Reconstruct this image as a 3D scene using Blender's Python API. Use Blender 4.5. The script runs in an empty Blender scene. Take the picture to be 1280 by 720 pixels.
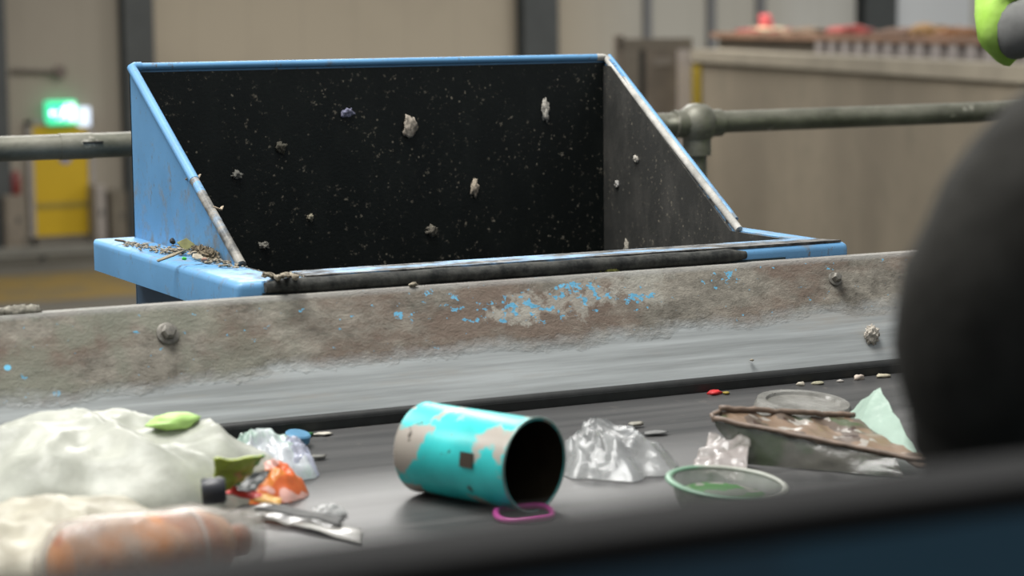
import bpy, bmesh, math, random
from mathutils import Vector, Matrix, noise, Euler
R = random.Random(7)
V = Vector
C = bpy.context.scene.collection

# ---------------------------------------------------------------- camera frame
F = 2782.0
EY = V((-1416, 325, -F)).normalized()
EX = V((5560, 400, -F)); EX = (EX - EY * EX.dot(EY)).normalized()
EZ = EX.cross(EY)
CAM = V((0, 0, 3.75))
def ray(x, y):
    v = V((x - 640, 360 - y, -F)); return V((EX.dot(v), EY.dot(v), EZ.dot(v)))
def atZ(x, y, z): r = ray(x, y); return CAM + r * ((z - CAM.z) / r.z)
def atY(x, y, Y): r = ray(x, y); return CAM + r * (Y / r.y)
def atX(x, y, X): r = ray(x, y); return CAM + r * (X / r.x)

# ---------------------------------------------------------------- materials
def lin(c):
    return tuple(((v / 255) / 12.92 if v / 255 <= .04045 else ((v / 255 + .055) / 1.055) ** 2.4) for v in c) + (1,)
class NM:
    def __init__(s, name):
        s.m = bpy.data.materials.new(name); s.m.use_nodes = True
        s.t = s.m.node_tree; s.n = s.t.nodes; s.l = s.t.links
        s.b = s.n['Principled BSDF']; s.out = s.n['Material Output']
        tc = s.n.new('ShaderNodeTexCoord'); s.obj = tc.outputs['Object']
        g = s.n.new('ShaderNodeNewGeometry'); s.pos = g.outputs['Position']; s.nor = g.outputs['Normal']
    def vec(s, scale=(1, 1, 1), src=None, loc=(0, 0, 0)):
        m = s.n.new('ShaderNodeMapping'); m.inputs['Scale'].default_value = scale; m.inputs['Location'].default_value = loc
        s.l.new(src or s.pos, m.inputs['Vector']); return m.outputs[0]
    def noise(s, sc, det=4, vec=None, rough=.55, dist=0):
        x = s.n.new('ShaderNodeTexNoise'); x.inputs['Scale'].default_value = sc; x.inputs['Detail'].default_value = det
        x.inputs['Roughness'].default_value = rough; x.inputs['Distortion'].default_value = dist
        s.l.new(vec or s.pos, x.inputs['Vector']); return x.outputs['Fac']
    def vor(s, sc, vec=None, out='Distance', rnd=1):
        x = s.n.new('ShaderNodeTexVoronoi'); x.inputs['Scale'].default_value = sc; x.inputs['Randomness'].default_value = rnd
        s.l.new(vec or s.pos, x.inputs['Vector']); return x.outputs[out]
    def ramp(s, f, a, b, lo=0., hi=1.):
        x = s.n.new('ShaderNodeMapRange'); s.set(x.inputs[0], f)
        for i, v in ((1, a), (2, b), (3, lo), (4, hi)): s.set(x.inputs[i], v)
        return x.outputs[0]
    def set(s, i, v):
        if isinstance(v, bpy.types.NodeSocket): s.l.new(v, i)
        else: i.default_value = v
    def math(s, op, a, b=0., c=None):
        x = s.n.new('ShaderNodeMath'); x.operation = op; s.set(x.inputs[0], a); s.set(x.inputs[1], b)
        if c is not None: s.set(x.inputs[2], c)
        return x.outputs[0]
    def mix(s, f, a, b):
        x = s.n.new('ShaderNodeMix'); x.data_type = 'RGBA'; s.set(x.inputs[0], f)
        s.set(x.inputs[6], a); s.set(x.inputs[7], b); return x.outputs[2]
    def sep(s, v=None):
        x = s.n.new('ShaderNodeSeparateXYZ'); s.l.new(v or s.pos, x.inputs[0]); return x.outputs
    def col(s, v): s.set(s.b.inputs['Base Color'], v)
    def rough(s, v): s.set(s.b.inputs['Roughness'], v)
    def metal(s, v): s.set(s.b.inputs['Metallic'], v)
    def bump(s, h, st=.3, d=.01):
        x = s.n.new('ShaderNodeBump'); x.inputs['Strength'].default_value = st; x.inputs['Distance'].default_value = d
        s.l.new(h, x.inputs['Height']); s.l.new(x.outputs[0], s.b.inputs['Normal'])
MATS = {}
def plain(name, rgb, rough=.6, metal=0, var=.12, sc=30, alpha=None, bump=0, spec=.5, emit=0):
    if name in MATS: return MATS[name]
    m = NM(name); c = lin(rgb)
    n = m.noise(sc, 5)
    d = tuple(v * (1 - var * 2) for v in c[:3]) + (1,); l = tuple(min(1, v * (1 + var)) for v in c[:3]) + (1,)
    m.col(m.mix(m.ramp(n, .3, .7), d, l)); m.rough(rough); m.metal(metal)
    m.b.inputs['Specular IOR Level'].default_value = spec
    if bump: m.bump(n, bump, .004)
    if alpha is not None: m.b.inputs['Alpha'].default_value = alpha
    if emit:
        m.b.inputs['Emission Color'].default_value = c; m.b.inputs['Emission Strength'].default_value = emit
    MATS[name] = m.m; return m.m

def mat_blue(name, wear=0., base=(100, 154, 198)):
    m = NM(name); p = m.sep()
    grime = m.noise(26, 8, None, .7)
    lowz = m.math('MULTIPLY', m.ramp(p[2], 3.402, 3.56, .13, 0.), m.ramp(p[2], 3.396, 3.402))
    nearx = m.ramp(p[1], 3.35, 3.05, 0., .05)
    g = m.math('ADD', m.math('ADD', grime, lowz), nearx)
    f = m.ramp(g, .61, .76)
    streak = m.math('MULTIPLY', m.ramp(m.noise(70, 5, m.vec((1, 1, .5)), .7), .60, .66), m.ramp(m.noise(13, 3), .46, .58))
    b1 = m.mix(m.ramp(m.noise(9, 3), .35, .7), lin(base), lin(tuple(v * .93 for v in base)))
    c = m.mix(m.math('MULTIPLY', f, .75), b1, lin((116, 112, 100)))
    c = m.mix(m.math('MULTIPLY', m.math('MAXIMUM', streak, m.ramp(m.noise(130, 4, None, .7), .66, .70)), .85), c, lin((104, 92, 74)))
    if wear:
        w = m.ramp(m.noise(14, 8, m.vec((.35, 2, 2)), .7), wear - .03, wear + .03)
        if 'edge' in name: w = m.math('MAXIMUM', w, m.ramp(p[2], 3.50, 3.44))
        c = m.mix(w, c, m.mix(m.ramp(m.noise(50, 5), .4, .6), lin((70, 70, 68)) if 'edge' in name else lin((28, 28, 27)), lin((138, 134, 126)) if 'edge' in name else lin((96, 94, 90))))
    m.col(c); m.rough(m.ramp(f, 0, 1, .42, .85)); m.bump(grime, .25, .002)
    return m.m

def mat_liner(name, base, hi, speck=.5, glow=.45):
    m = NM(name)
    smear = m.noise(18, 6, m.vec((1, 1, .5)), .7)
    c = m.mix(m.ramp(smear, .45, .8), lin(base), lin(hi))
    a = m.noise(190, 3, None, .6); big = m.noise(11, 3)
    s1 = m.math('MULTIPLY', m.ramp(m.noise(100, 4, None, .7), .61, .68), m.ramp(big, .40, .56))
    v = m.ramp(m.vor(75), .17, .10)
    s2 = m.math('MULTIPLY', v, m.ramp(m.noise(32, 4), .56 - speck * .05, .62))
    s3 = m.math('MULTIPLY', m.ramp(m.noise(38, 5, None, .75), .655, .72), .8)
    s = m.math('MINIMUM', m.math('ADD', m.math('MULTIPLY', s1, .85), m.math('ADD', m.math('MULTIPLY', s2, .8), s3)), 1)
    c = m.mix(m.math('MULTIPLY', s, .75), c, lin((150, 142, 126)))
    m.col(c); m.rough(m.ramp(s, 0, 1, glow, .9)); m.bump(a, .2, .002)
    m.b.inputs['Specular IOR Level'].default_value = .3
    return m.m

def mat_wallplate():
    m = NM('worn_side_plate'); p = m.sep()
    wob = m.noise(9, 5, m.vec((1, .2, 1)), .6)
    fine = m.noise(60, 5, m.vec((.6, 1, 1)), .7)
    # height of the wear line along the belt (waste rubs the plate below it)
    line = m.ramp(p[0], .65, 2.1, 3.283, 3.316)
    h = m.math('SUBTRACT', p[2], line)
    h = m.math('ADD', h, m.math('MULTIPLY', m.math('SUBTRACT', wob, .5), .045))
    h = m.math('ADD', h, m.math('MULTIPLY', m.math('SUBTRACT', fine, .5), .022))
    up = m.ramp(h, -.012, .009)
    streak = m.noise(40, 6, m.vec((.06, 1, 2.2)), .65)
    steel = m.mix(m.ramp(streak, .35, .68), lin((134, 137, 136)), lin((172, 176, 176)))
    steel = m.mix(m.ramp(m.noise(12, 6, m.vec((.25, 1, 2)), .7), .5, .75), steel, lin((150, 145, 137)))
    mudn = m.noise(24, 8, m.vec((.7, 1, 1)), .72)
    mud = m.mix(m.ramp(mudn, .36, .66), lin((84, 79, 70)), lin((146, 140, 128)))
    rust = m.ramp(m.noise(8, 7, m.vec((.5, 1, 1)), .65), .47, .58)
    mud = m.mix(m.math('MULTIPLY', rust, .8), mud, lin((104, 87, 75)))
    leftg = m.math('MULTIPLY', m.ramp(p[0], 1.15, .9), m.ramp(m.noise(13, 6), .45, .55))
    mud = m.mix(m.math('MULTIPLY', leftg, .7), mud, lin((116, 118, 104)))
    # exposed pale primer and blue paint chips
    def blob(x, z, rx, rz):
        dx = m.math('DIVIDE', m.math('SUBTRACT', p[0], x), rx); dz = m.math('DIVIDE', m.math('SUBTRACT', p[2], z), rz)
        return m.math('SQRT', m.math('ADD', m.math('POWER', m.math('ABSOLUTE', dx), 2.), m.math('POWER', m.math('ABSOLUTE', dz), 2.)))
    for bx, by, rx, rz in ((695, 378, .10, .022), (805, 352, .05, .03), (640, 392, .06, .012)):
        q = atY(bx, by, 2.75)
        d = m.math('ADD', blob(q.x, q.z, rx, rz), m.math('MULTIPLY', m.math('SUBTRACT', m.noise(30, 7, None, .75), .5), 4.2))
        mud = m.mix(m.math('MULTIPLY', m.ramp(d, 1.0, .6), .6), mud, lin((160, 158, 148)))
    chips = None
    for bx, by, rx, rz in ((660, 383, .17, .03), (720, 370, .09, .03), (785, 372, .05, .018), (555, 372, .05, .02), (500, 395, .03, .014), (905, 350, .05, .02)):
        q = atY(bx, by, 2.75)
        d = m.math('MULTIPLY', m.ramp(blob(q.x, q.z, rx, rz), 1.1, .3), 1.)
        chips = d if chips is None else m.math('MAXIMUM', chips, d)
    q = atY(14, 462, 2.72); spot = m.ramp(blob(q.x, q.z, .0045, .0035), 1.1, .9)
    ch = m.ramp(m.math('ADD', m.noise(95, 4, m.vec((.8, 1, 1), None, (3, 0, 1)), .6), m.math('MULTIPLY', chips, .13)), .685, .70)
    mud = m.mix(ch, mud, lin((92, 158, 190)))
    c = m.mix(up, steel, mud)
    c = m.mix(spot, c, lin((110, 190, 225)))
    lip = m.ramp(p[2], 3.374, 3.379)
    c = m.mix(m.math('MULTIPLY', lip, .6), c, lin((150, 149, 145)))
    m.col(c); m.metal(m.ramp(up, 0, 1, .12, 0)); m.rough(m.ramp(up, 0, 1, .42, .8))
    m.bump(m.math('MULTIPLY', m.noise(60, 8, m.vec((.7, 1, 1)), .75), up), .8, .006)
    return m.m

def mat_belt():
    m = NM('rubber_belt')
    s = m.noise(30, 6, m.vec((.05, 1, 1)), .6); g = m.noise(40, 6, None, .7)
    c = m.mix(m.ramp(s, .35, .7), lin((56, 56, 56)), lin((78, 77, 76)))
    c = m.mix(m.ramp(g, .62, .75), c, lin((96, 92, 86)))
    m.col(c); m.rough(m.ramp(s, .3, .7, .38, .52)); m.bump(s, .15, .003)
    return m.m

def mat_concrete():
    m = NM('stained_concrete')
    a = m.noise(.5, 6, m.vec((1, 1, .35)), .6); b = m.noise(4, 6)
    c = m.mix(m.ramp(a, .35, .65), lin((112, 103, 88)), lin((132, 122, 105)))
    c = m.mix(m.math('MULTIPLY', m.ramp(b, .5, .8), .4), c, lin((96, 92, 78)))
    m.col(c); m.rough(.9); m.bump(b, .3, .02); return m.m

def mat_cladding():
    m = NM('cladding_sheet'); p = m.sep()
    rightness = m.ramp(p[0], 19.5, 21.5)
    c = m.mix(rightness, lin((168, 157, 138)), lin((172, 168, 157)))
    c = m.mix(m.ramp(p[0], 24.2, 25.0), c, lin((184, 182, 174)))
    c = m.mix(m.ramp(p[0], 11.8, 11.4), c, lin((148, 140, 126)))
    seam = m.ramp(m.math('ABSOLUTE', m.math('SUBTRACT', m.math('FRACT', m.math('DIVIDE', p[0], 1.0)), .5)), .012, .0)
    c = m.mix(m.math('MULTIPLY', seam, .4), c, lin((110, 104, 92)))
    c = m.mix(m.math('MULTIPLY', m.ramp(m.noise(.6, 4), .5, .7), .15), c, lin((120, 112, 98)))
    m.col(c); m.rough(.7); return m.m

def mat_galv():
    m = NM('dirty_galvanised_pipe')
    n = m.noise(14, 7, m.vec((.5, 1, 1)), .7); d = m.noise(70, 4, None, .6)
    c = m.mix(m.ramp(n, .38, .65), lin((84, 84, 72)), lin((126, 124, 112)))
    c = m.mix(m.ramp(m.noise(22, 6, m.vec((.8, 1, 1), None, (4, 4, 4))), .62, .7), c, lin((196, 192, 180)))
    c = m.mix(m.ramp(m.noise(9, 6, m.vec((.8, 1, 1), None, (9, 2, 4))), .66, .72), c, lin((110, 66, 60)))
    m.col(c); m.rough(.5); m.metal(.25); m.bump(d, .3, .002); return m.m

def mat_tin():
    m = NM('teal_tin_print'); p = m.sep(m.obj)
    n = m.noise(17, 4, m.obj, .55, .4)
    f = m.ramp(m.noise(15, 6, m.vec((1, 1, 1), m.obj, (2, 5.2, 1)), .6), .525, .56)
    c = m.mix(m.ramp(n, .3, .7), lin((30, 172, 172)), lin((52, 206, 204)))
    c = m.mix(f, c, lin((164, 156, 146)))
    s = m.ramp(m.noise(40, 5, m.obj, .6), .66, .69)
    c = m.mix(s, c, lin((52, 44, 34)))
    m.col(c); m.rough(.35); return m.m

def mat_film(name, rgb, alpha, rgb2=None, rough=.3, sc=14, th=(.5, .6)):
    m = NM(name)
    n = m.noise(sc, 5, None, .6)
    c = m.mix(m.ramp(n, *th), lin(rgb), lin(rgb2 or rgb))
    m.col(c); m.rough(rough)
    m.set(m.b.inputs['Alpha'], m.ramp(m.noise(26, 5), .3, .7, max(0, alpha - .18), min(1, alpha + .18)))
    m.bump(m.noise(55, 5), .3, .004)
    m.b.inputs['Coat Weight'].default_value = .3 if alpha < .9 else 0
    m.b.inputs['Specular IOR Level'].default_value = .5 if alpha < .9 else .3
    return m.m

def mat_patch(name, base, patches, rough=.5, alpha=1.):
    """printed packaging: base colour with blobs of other colours (object space)"""
    m = NM(name); c = lin(base) if not patches else lin(base)
    first = True; cur = None
    for i, (rgb, sc, th) in enumerate(patches):
        f = m.ramp(m.noise(sc, 2, m.vec((1, 1, 1), m.obj, (i * 7.3, i * 3.1, 1.7 * i)), .4), th, th + .02)
        cur = m.mix(f, c if first else cur, lin(rgb)); first = False
    m.col(cur if cur is not None else c); m.rough(rough)
    if alpha < 1: m.b.inputs['Alpha'].default_value = alpha
    return m.m

def mat_camo_dirt(name, a, b, sc=60):
    m = NM(name); n = m.noise(sc, 6, None, .7)
    m.col(m.mix(m.ramp(n, .38, .62), lin(a), lin(b))); m.rough(.9); m.bump(n, .6, .004); return m.m

M = dict(
    blue=mat_blue('blue_painted_steel'), blueworn=mat_blue('worn_blue_paint', .50), bluebead=mat_blue('scuffed_blue_edge', .46),
    greybead=mat_camo_dirt('scuffed_bare_edge', (150, 148, 142), (196, 193, 186), 16),
    liner=mat_liner('black_rubber_liner', (15, 20, 19), (27, 31, 29), .5), liner_lit=mat_liner('lit_dark_liner', (60, 60, 58), (86, 84, 80), 2.2, .4),  # second liner, right side: paler copy, the light it catches painted into the colour
    plate=mat_wallplate(), belt=mat_belt(), conc=mat_concrete(), clad=mat_cladding(), galv=mat_galv(), tin=mat_tin(),
    rubber=plain('black_rubber', (34, 35, 34), .45, 0, .2, 60),
    bolt=plain('grimy_bolt_steel', (128, 124, 116), .45, .4, .2, 200),
    dirt=mat_camo_dirt('grey_grit', (92, 84, 70), (168, 158, 140), 90),
    column=plain('dark_grey_steel', (66, 69, 68), .6, 0, .1, 2),
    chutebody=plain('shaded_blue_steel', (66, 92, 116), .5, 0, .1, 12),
)

# ---------------------------------------------------------------- mesh helpers
def box(bm, lo, hi, bev=0., mat=0):
    lo = V(lo); hi = V(hi); c = (lo + hi) / 2; s = hi - lo
    r = bmesh.ops.create_cube(bm, size=1, matrix=Matrix.Translation(c) @ Matrix.Diagonal((abs(s.x), abs(s.y), abs(s.z), 1)))
    fs = {f for v in r['verts'] for f in v.link_faces}
    for f in fs: f.material_index = mat
    if bev:
        es = list({e for v in r['verts'] for e in v.link_edges})
        bmesh.ops.bevel(bm, geom=es, offset=bev, segments=3, affect='EDGES', profile=.5)
    return bm
def obox(bm, c, size, rot=(0, 0, 0), bev=0.):
    b2 = bmesh.new(); box(b2, V(size) * -.5, V(size) * .5, bev)
    b2.transform(Matrix.Translation(c) @ Euler(rot).to_matrix().to_4x4())
    join(bm, b2); return bm
def join(bm, b2):
    me = bpy.data.meshes.new('tmp'); b2.to_mesh(me); b2.free(); bm.from_mesh(me); bpy.data.meshes.remove(me)
def frame_of(d):
    d = V(d).normalized(); a = V((0, 0, 1)) if abs(d.z) < .9 else V((1, 0, 0))
    u = d.cross(a).normalized(); return u, d.cross(u).normalized()
def tube(bm, pts, r, seg=14, closed=False, flat=1.):
    pts = [V(p) for p in pts]; n = len(pts); rings = []
    rr = r if isinstance(r, (list, tuple)) else [r] * n
    pu = None
    for i, p in enumerate(pts):
        if closed: d = pts[(i + 1) % n] - pts[i - 1]
        else: d = pts[min(i + 1, n - 1)] - pts[max(i - 1, 0)]
        d.normalize()
        if pu is None: u, w = frame_of(d)
        else:
            u = (pu - d * pu.dot(d)).normalized(); w = d.cross(u)
        pu = u
        rings.append([bm.verts.new(p + (u * math.cos(2 * math.pi * k / seg) + w * math.sin(2 * math.pi * k / seg) * flat) * rr[i]) for k in range(seg)])
    for i in range(n if closed else n - 1):
        a, b = rings[i], rings[(i + 1) % n]
        for k in range(seg):
            bm.faces.new((a[k], a[(k + 1) % seg], b[(k + 1) % seg], b[k]))
    if not closed:
        bm.faces.new(rings[0][::-1]); bm.faces.new(rings[-1])
    return bm
def lathe(bm, prof, o, axis=(0, 0, 1), seg=48, sq=(1, 1), wob=0, mats=None):
    """prof = [(radius, height)]"""
    o = V(o); d = V(axis).normalized(); u, w = frame_of(d); rings = []
    for (r, h) in prof:
        ring = []
        for k in range(seg):
            a = 2 * math.pi * k / seg
            rr = r * (1 + wob * math.sin(3 * a + h * 20))
            ring.append(bm.verts.new(o + d * h + u * math.cos(a) * rr * sq[0] + w * math.sin(a) * rr * sq[1]))
        rings.append(ring)
    for i in range(len(rings) - 1):
        for k in range(seg):
            f = bm.faces.new((rings[i][k], rings[i][(k + 1) % seg], rings[i + 1][(k + 1) % seg], rings[i + 1][k]))
            if mats: f.material_index = mats[i]
    if prof[0][0] > 1e-5: bm.faces.new(rings[0][::-1])
    if prof[-1][0] > 1e-5: bm.faces.new(rings[-1])
    return bm
def prism(bm, poly, off):
    """poly = list of world points, extruded by off"""
    a = [bm.verts.new(V(p)) for p in poly]; b = [bm.verts.new(V(p) + V(off)) for p in poly]
    n = len(a); bm.faces.new(a); bm.faces.new(b[::-1])
    for i in range(n): bm.faces.new((a[i], b[i], b[(i + 1) % n], a[(i + 1) % n]))
    bmesh.ops.recalc_face_normals(bm, faces=bm.faces[:]); return bm
def lump(bm, c, s, seed=0, sub=3, amp=.35, fr=2.2, rot=0):
    b2 = bmesh.new(); bmesh.ops.create_icosphere(b2, subdivisions=sub, radius=1)
    for v in b2.verts:
        n = noise.fractal(v.co * fr + V((seed * 3.7, seed, 0)), .8, 2, 4)
        v.co *= 1 + amp * n
    b2.transform(Matrix.Translation(c) @ Matrix.Rotation(rot, 4, 'Z') @ Matrix.Diagonal((s[0], s[1], s[2], 1)))
    join(bm, b2); return bm
def dome(bm, c, rx, ry, h, rot=0, seed=0, res=56, peak=(0, 0), amp=.3, fr=3., pw=1.2, outl=.12, ridge=0.7):
    """crumpled sheet or bag lying on the plane z=c.z: closed body"""
    c = V(c); rings = 26; top = []
    cr, sr = math.cos(rot), math.sin(rot)
    for i in range(rings + 1):
        t = i / rings; row = []
        for k in range(res):
            a = 2 * math.pi * k / res
            ro = 1 + outl * noise.noise(V((math.cos(a) * 1.7, math.sin(a) * 1.7, seed * 2.3))) * 2 + outl * .6 * noise.noise(V((math.cos(a) * 5, math.sin(a) * 5, seed)))
            x = math.cos(a) * t * ro; y = math.sin(a) * t * ro
            k2 = (1 - t) ; px = peak[0] * k2; py = peak[1] * k2
            q = V((x * fr + seed, y * fr, seed * 1.3))
            rdg = 1 - abs(noise.noise(q)) * 2; rdg2 = 1 - abs(noise.noise(q * 2.3 + V((5, 5, 5)))) * 2
            z = h * ((1 - t ** 2) ** pw * (1 - amp) + amp * (ridge * rdg + (1 - ridge) * rdg2) * (1 - t ** 4))
            X = (x + px) * rx; Y = (y + py) * ry
            row.append(bm.verts.new(c + V((X * cr - Y * sr, X * sr + Y * cr, max(z, .001 * (1 - t))))))
        top.append(row)
    for i in range(1, rings):
        for k in range(res):
            bm.faces.new((top[i][k], top[i][(k + 1) % res], top[i + 1][(k + 1) % res], top[i + 1][k]))
    ctr = bm.verts.new(sum((v.co for v in top[0]), V()) / res)
    for v in top[0]: bm.verts.remove(v)
    for k in range(res): bm.faces.new((ctr, top[1][k], top[1][(k + 1) % res]))
    bm.faces.new(top[-1][::-1])
    bmesh.ops.recalc_face_normals(bm, faces=bm.faces[:])
    return bm
def sheet(bm, corners, th=.001, nu=22, nv=14, amp=.006, fr=30, seed=0, sag=0):
    """crumpled sheet spanning four world corners, with thickness"""
    A, B, Cc, D = [V(p) for p in corners]; nrm = (B - A).cross(D - A).normalized()
    if nrm.z < 0: nrm = -nrm
    L = []
    for s in (0, 1):
        g = []
        for i in range(nu + 1):
            u = i / nu; row = []
            for j in range(nv + 1):
                v = j / nv; p = (A * (1 - u) + B * u) * (1 - v) + (D * (1 - u) + Cc * u) * v
                e = noise.noise(V((u * 3, v * 3, seed))) * .02 * (B - A).length
                p = p + (B - A).normalized() * e + nrm * (amp * (noise.noise(p * fr + V((seed, 0, 0))) + .5 * noise.noise(p * fr * 2.4)) - sag * 4 * (u - u * u) * 4 * (v - v * v)) - nrm * th * s
                row.append(bm.verts.new(p))
            g.append(row)
        L.append(g)
    for s in (0, 1):
        g = L[s]
        for i in range(nu):
            for j in range(nv):
                f = (g[i][j], g[i + 1][j], g[i + 1][j + 1], g[i][j + 1]); bm.faces.new(f if s == 0 else f[::-1])
    t, b = L
    def side(ps):
        for (i, j), (k, l) in zip(ps, ps[1:]):
            bm.faces.new((t[i][j], b[i][j], b[k][l], t[k][l]))
    side([(i, 0) for i in range(nu + 1)]); side([(nu, j) for j in range(nv + 1)])
    side([(i, nv) for i in range(nu, -1, -1)]); side([(0, j) for j in range(nv, -1, -1)])
    bmesh.ops.recalc_face_normals(bm, faces=bm.faces[:])
    return bm
def new(): return bmesh.new()

ORG = {}
def obj(name, bm, mat, parent=None, smooth=False, origin=None):
    bm.verts.ensure_lookup_table()
    co = [v.co for v in bm.verts]
    lo = [min(c[i] for c in co) for i in range(3)]; hi = [max(c[i] for c in co) for i in range(3)]
    o0 = V(origin) if origin else V(((lo[0] + hi[0]) / 2, (lo[1] + hi[1]) / 2, lo[2]))
    bm.transform(Matrix.Translation(-o0))
    if smooth:
        for f in bm.faces: f.smooth = True
    me = bpy.data.meshes.new(name); bm.to_mesh(me); bm.free()
    for m in (mat if isinstance(mat, (list, tuple)) else [mat]): me.materials.append(m)
    if smooth and smooth is not True: me.set_sharp_from_angle(angle=math.radians(smooth))
    o = bpy.data.objects.new(name, me); C.objects.link(o)
    if parent is not None: o.parent = parent; o.location = o0 - ORG[parent.name]
    else: o.location = o0
    ORG[o.name] = o0
    return o
def tag(o, label=None, cat=None, group=None, kind=None):
    if label: o['label'] = label
    if cat: o['category'] = cat
    if group: o['group'] = group
    if kind: o['kind'] = kind
    return o
def thing(name, label, cat, loc, group=None):
    o = bpy.data.objects.new(name, None); o.empty_display_size = .1; C.objects.link(o); o.location = V(loc); ORG[o.name] = V(loc)
    return tag(o, label, cat, group)
def struct(name, bm, mat, label=None, smooth=False):
    o = obj(name, bm, mat, None, smooth); o['kind'] = 'structure'
    if label: o['label'] = label
    return o

# ================================================================ THE HALL
YW = 36.87
struct('floor', box(new(), (-25, -12, -.2), (60, YW + .4, 0)), mat_camo_dirt('hall_floor', (78, 74, 66), (92, 88, 78), .6), 'grey brown hall floor far below the platform')
struct('wall_back', box(new(), (-25, YW, -.2), (60, YW + .3, 9)), M['clad'], 'beige cladded far wall of the hall')
def wallbox(x0, y0, x1, y1, off, depth, Y0=YW, bev=0.):
    a = atY(x0, y0, Y0 - off); b = atY(x1, y1, Y0 - off)
    return box(new(), (min(a.x, b.x), Y0 - off, min(a.z, b.z)), (max(a.x, b.x), Y0 - off + depth, max(a.z, b.z)), bev)
def column(px0, px1, n, label, web=None):
    a = atY(px0, 100, YW - .3); b = atY(px1, 100, YW - .3); bm = new(); w = b.x - a.x
    box(bm, (a.x, YW - .32, 0), (b.x, YW - .29, 8.6)); box(bm, (a.x, YW - .03, 0), (b.x, YW, 8.6)); 
    box(bm, (a.x + w * .42, YW - .3, 0), (a.x + w * .58, YW - .02, 8.6))
    box(bm, (a.x - .05, YW - .36, 0), (b.x + .05, YW, .03))
    struct(n, bm, M['column'], label)
column(-25, 9, 'trim_1', 'dark steel column left of the exit door')
column(157, 194, 'trim_2', 'dark steel column right of the exit door')
column(655, 698, 'trim_3', 'dark steel column above the chute')
column(1080, 1120, 'trim_4', 'dark steel column behind the waste bay')
for i, (a, b) in enumerate(((806, 816), (886, 895), (948, 956))):
    struct('trim_%d' % (5 + i), wallbox(a, -150, b, 330, .1, .1), plain('grey_rail', (112, 112, 112), .6), 'thin grey cladding rail')
# grey plinth along the foot of the far wall
struct('baseboard_back', box(new(), (-25, YW - .12, 0), (60, YW, .16), .01), plain('plinth_grey', (104, 98, 88), .8), 'grey kerb at the foot of the far wall')
struct('trim_8', wallbox(1122, -160, 1208, 330, .06, .06), plain('white_sheet', (206, 208, 208), .6, 0, .03, .5), 'white wall sheet behind the waste bay')

# yellow exit door
a = atY(40, 155, YW - .1); b = atY(114, 305, YW - .1)
d = thing('door_1', 'yellow exit door in the far wall', 'door', ((a.x + b.x) / 2, YW - .06, 0)); del d['category']; d['kind'] = 'structure'
yel = plain('yellow_door_paint', (190, 156, 12), .5, 0, .04, 1)
bm = new(); box(bm, (a.x, YW - .09, .05), (b.x, YW - .04, 2.02), .006); obj('door_leaf', bm, yel, d)
bm = new(); w = .09
for lo, hi in (((a.x - w, YW - .12, 0), (a.x, YW, 2.1)), ((b.x, YW - .12, 0), (b.x + w, YW, 2.1)), ((a.x - w, YW - .12, 2.02), (b.x + w, YW, 2.1))): box(bm, lo, hi)
obj('door_frame', bm, plain('pale_door_frame', (150, 144, 138), .6), d)
bm = new(); box(bm, (a.x + .02, YW - .11, .62), (b.x - .02, YW - .088, .72)); obj('push_bar', bm, plain('dull_yellow_bar', (150, 130, 50), .5), d)
bm = new(); c = atY(82, 197, YW - .11); lathe(bm, [(.1, 0), (.1, .01)], (c.x, YW - .09, c.z), (0, -1, 0), 24); obj('door_notice', bm, plain('notice_blue', (120, 130, 170), .5), d)

# green lit exit sign with running figure, and the lamp beside it
q0 = atY(60, 127, YW - .25); q1 = atY(96, 155, YW - .25)
s = thing('exit_sign', 'lit green and white exit sign above the yellow door', 'sign', ((q0.x + q1.x) / 2, YW - .22, q1.z))
obj('housing', box(new(), (q0.x, YW - .25, q1.z), (q1.x, YW, q0.z), .01), plain('sign_green', (60, 210, 150), .4, 0, .02, 1, emit=1.6), s)
bm = new(); cx = q0.x + (q1.x - q0.x) * .60; cz = (q0.z + q1.z) / 2; y0, y1 = YW - .262, YW - .25
lathe(bm, [(.03, 0), (.03, .01)], (cx + .03, y1, cz + .12), (0, -1, 0), 14)
def bar(bm, x0, z0, x1, z1, w):
    p = V((x0, 0, z0)); q = V((x1, 0, z1)); d_ = (q - p).normalized(); n_ = V((-d_.z, 0, d_.x)) * w / 2
    prism(bm, [(v.x, y1, v.z) for v in (p + n_, q + n_, q - n_, p - n_)], (0, y0 - y1, 0))
for x0, z0, x1, z1, w_ in ((cx + .01, cz + .09, cx - .03, cz - .02, .05), (cx - .03, cz - .01, cx + .05, cz - .06, .03), (cx + .05, cz - .06, cx + .03, cz - .14, .025),
                        (cx - .03, cz - .02, cx - .07, cz - .09, .03), (cx - .07, cz - .09, cx - .14, cz - .1, .025), (cx, cz + .07, cx + .08, cz + .02, .02), (cx, cz + .07, cx - .08, cz + .05, .02)):
    bar(bm, x0, z0, x1, z1, w_)
bar(bm, q0.x + .04, cz, q0.x + .18, cz, .03); prism(bm, [(q0.x + .02, y1, cz), (q0.x + .08, y1, cz + .06), (q0.x + .08, y1, cz - .06)], (0, y0 - y1, 0))
box(bm, (q1.x - .1, y0, cz - .14), (q1.x - .03, y1, cz + .15))
obj('pictogram', bm, plain('sign_white', (235, 255, 245), .4, 0, .01, 1, emit=2.4), s)
q0 = atY(98, 134, YW - .2); q1 = atY(114, 158, YW - .2)
s = thing('emergency_lamp', 'small white emergency lamp right of the lit exit sign', 'lamp', ((q0.x + q1.x) / 2, YW - .2, q1.z))
obj('lens', box(new(), (q0.x, YW - .2, q1.z), (q1.x, YW - .06, q0.z), .03), plain('lamp_glow', (215, 228, 245), .4, 0, .01, 1, emit=1.1), s)
obj('bracket', box(new(), (q0.x - .02, YW - .06, q1.z + .05), (q1.x + .02, YW, q0.z - .05)), M['column'], s)

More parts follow.
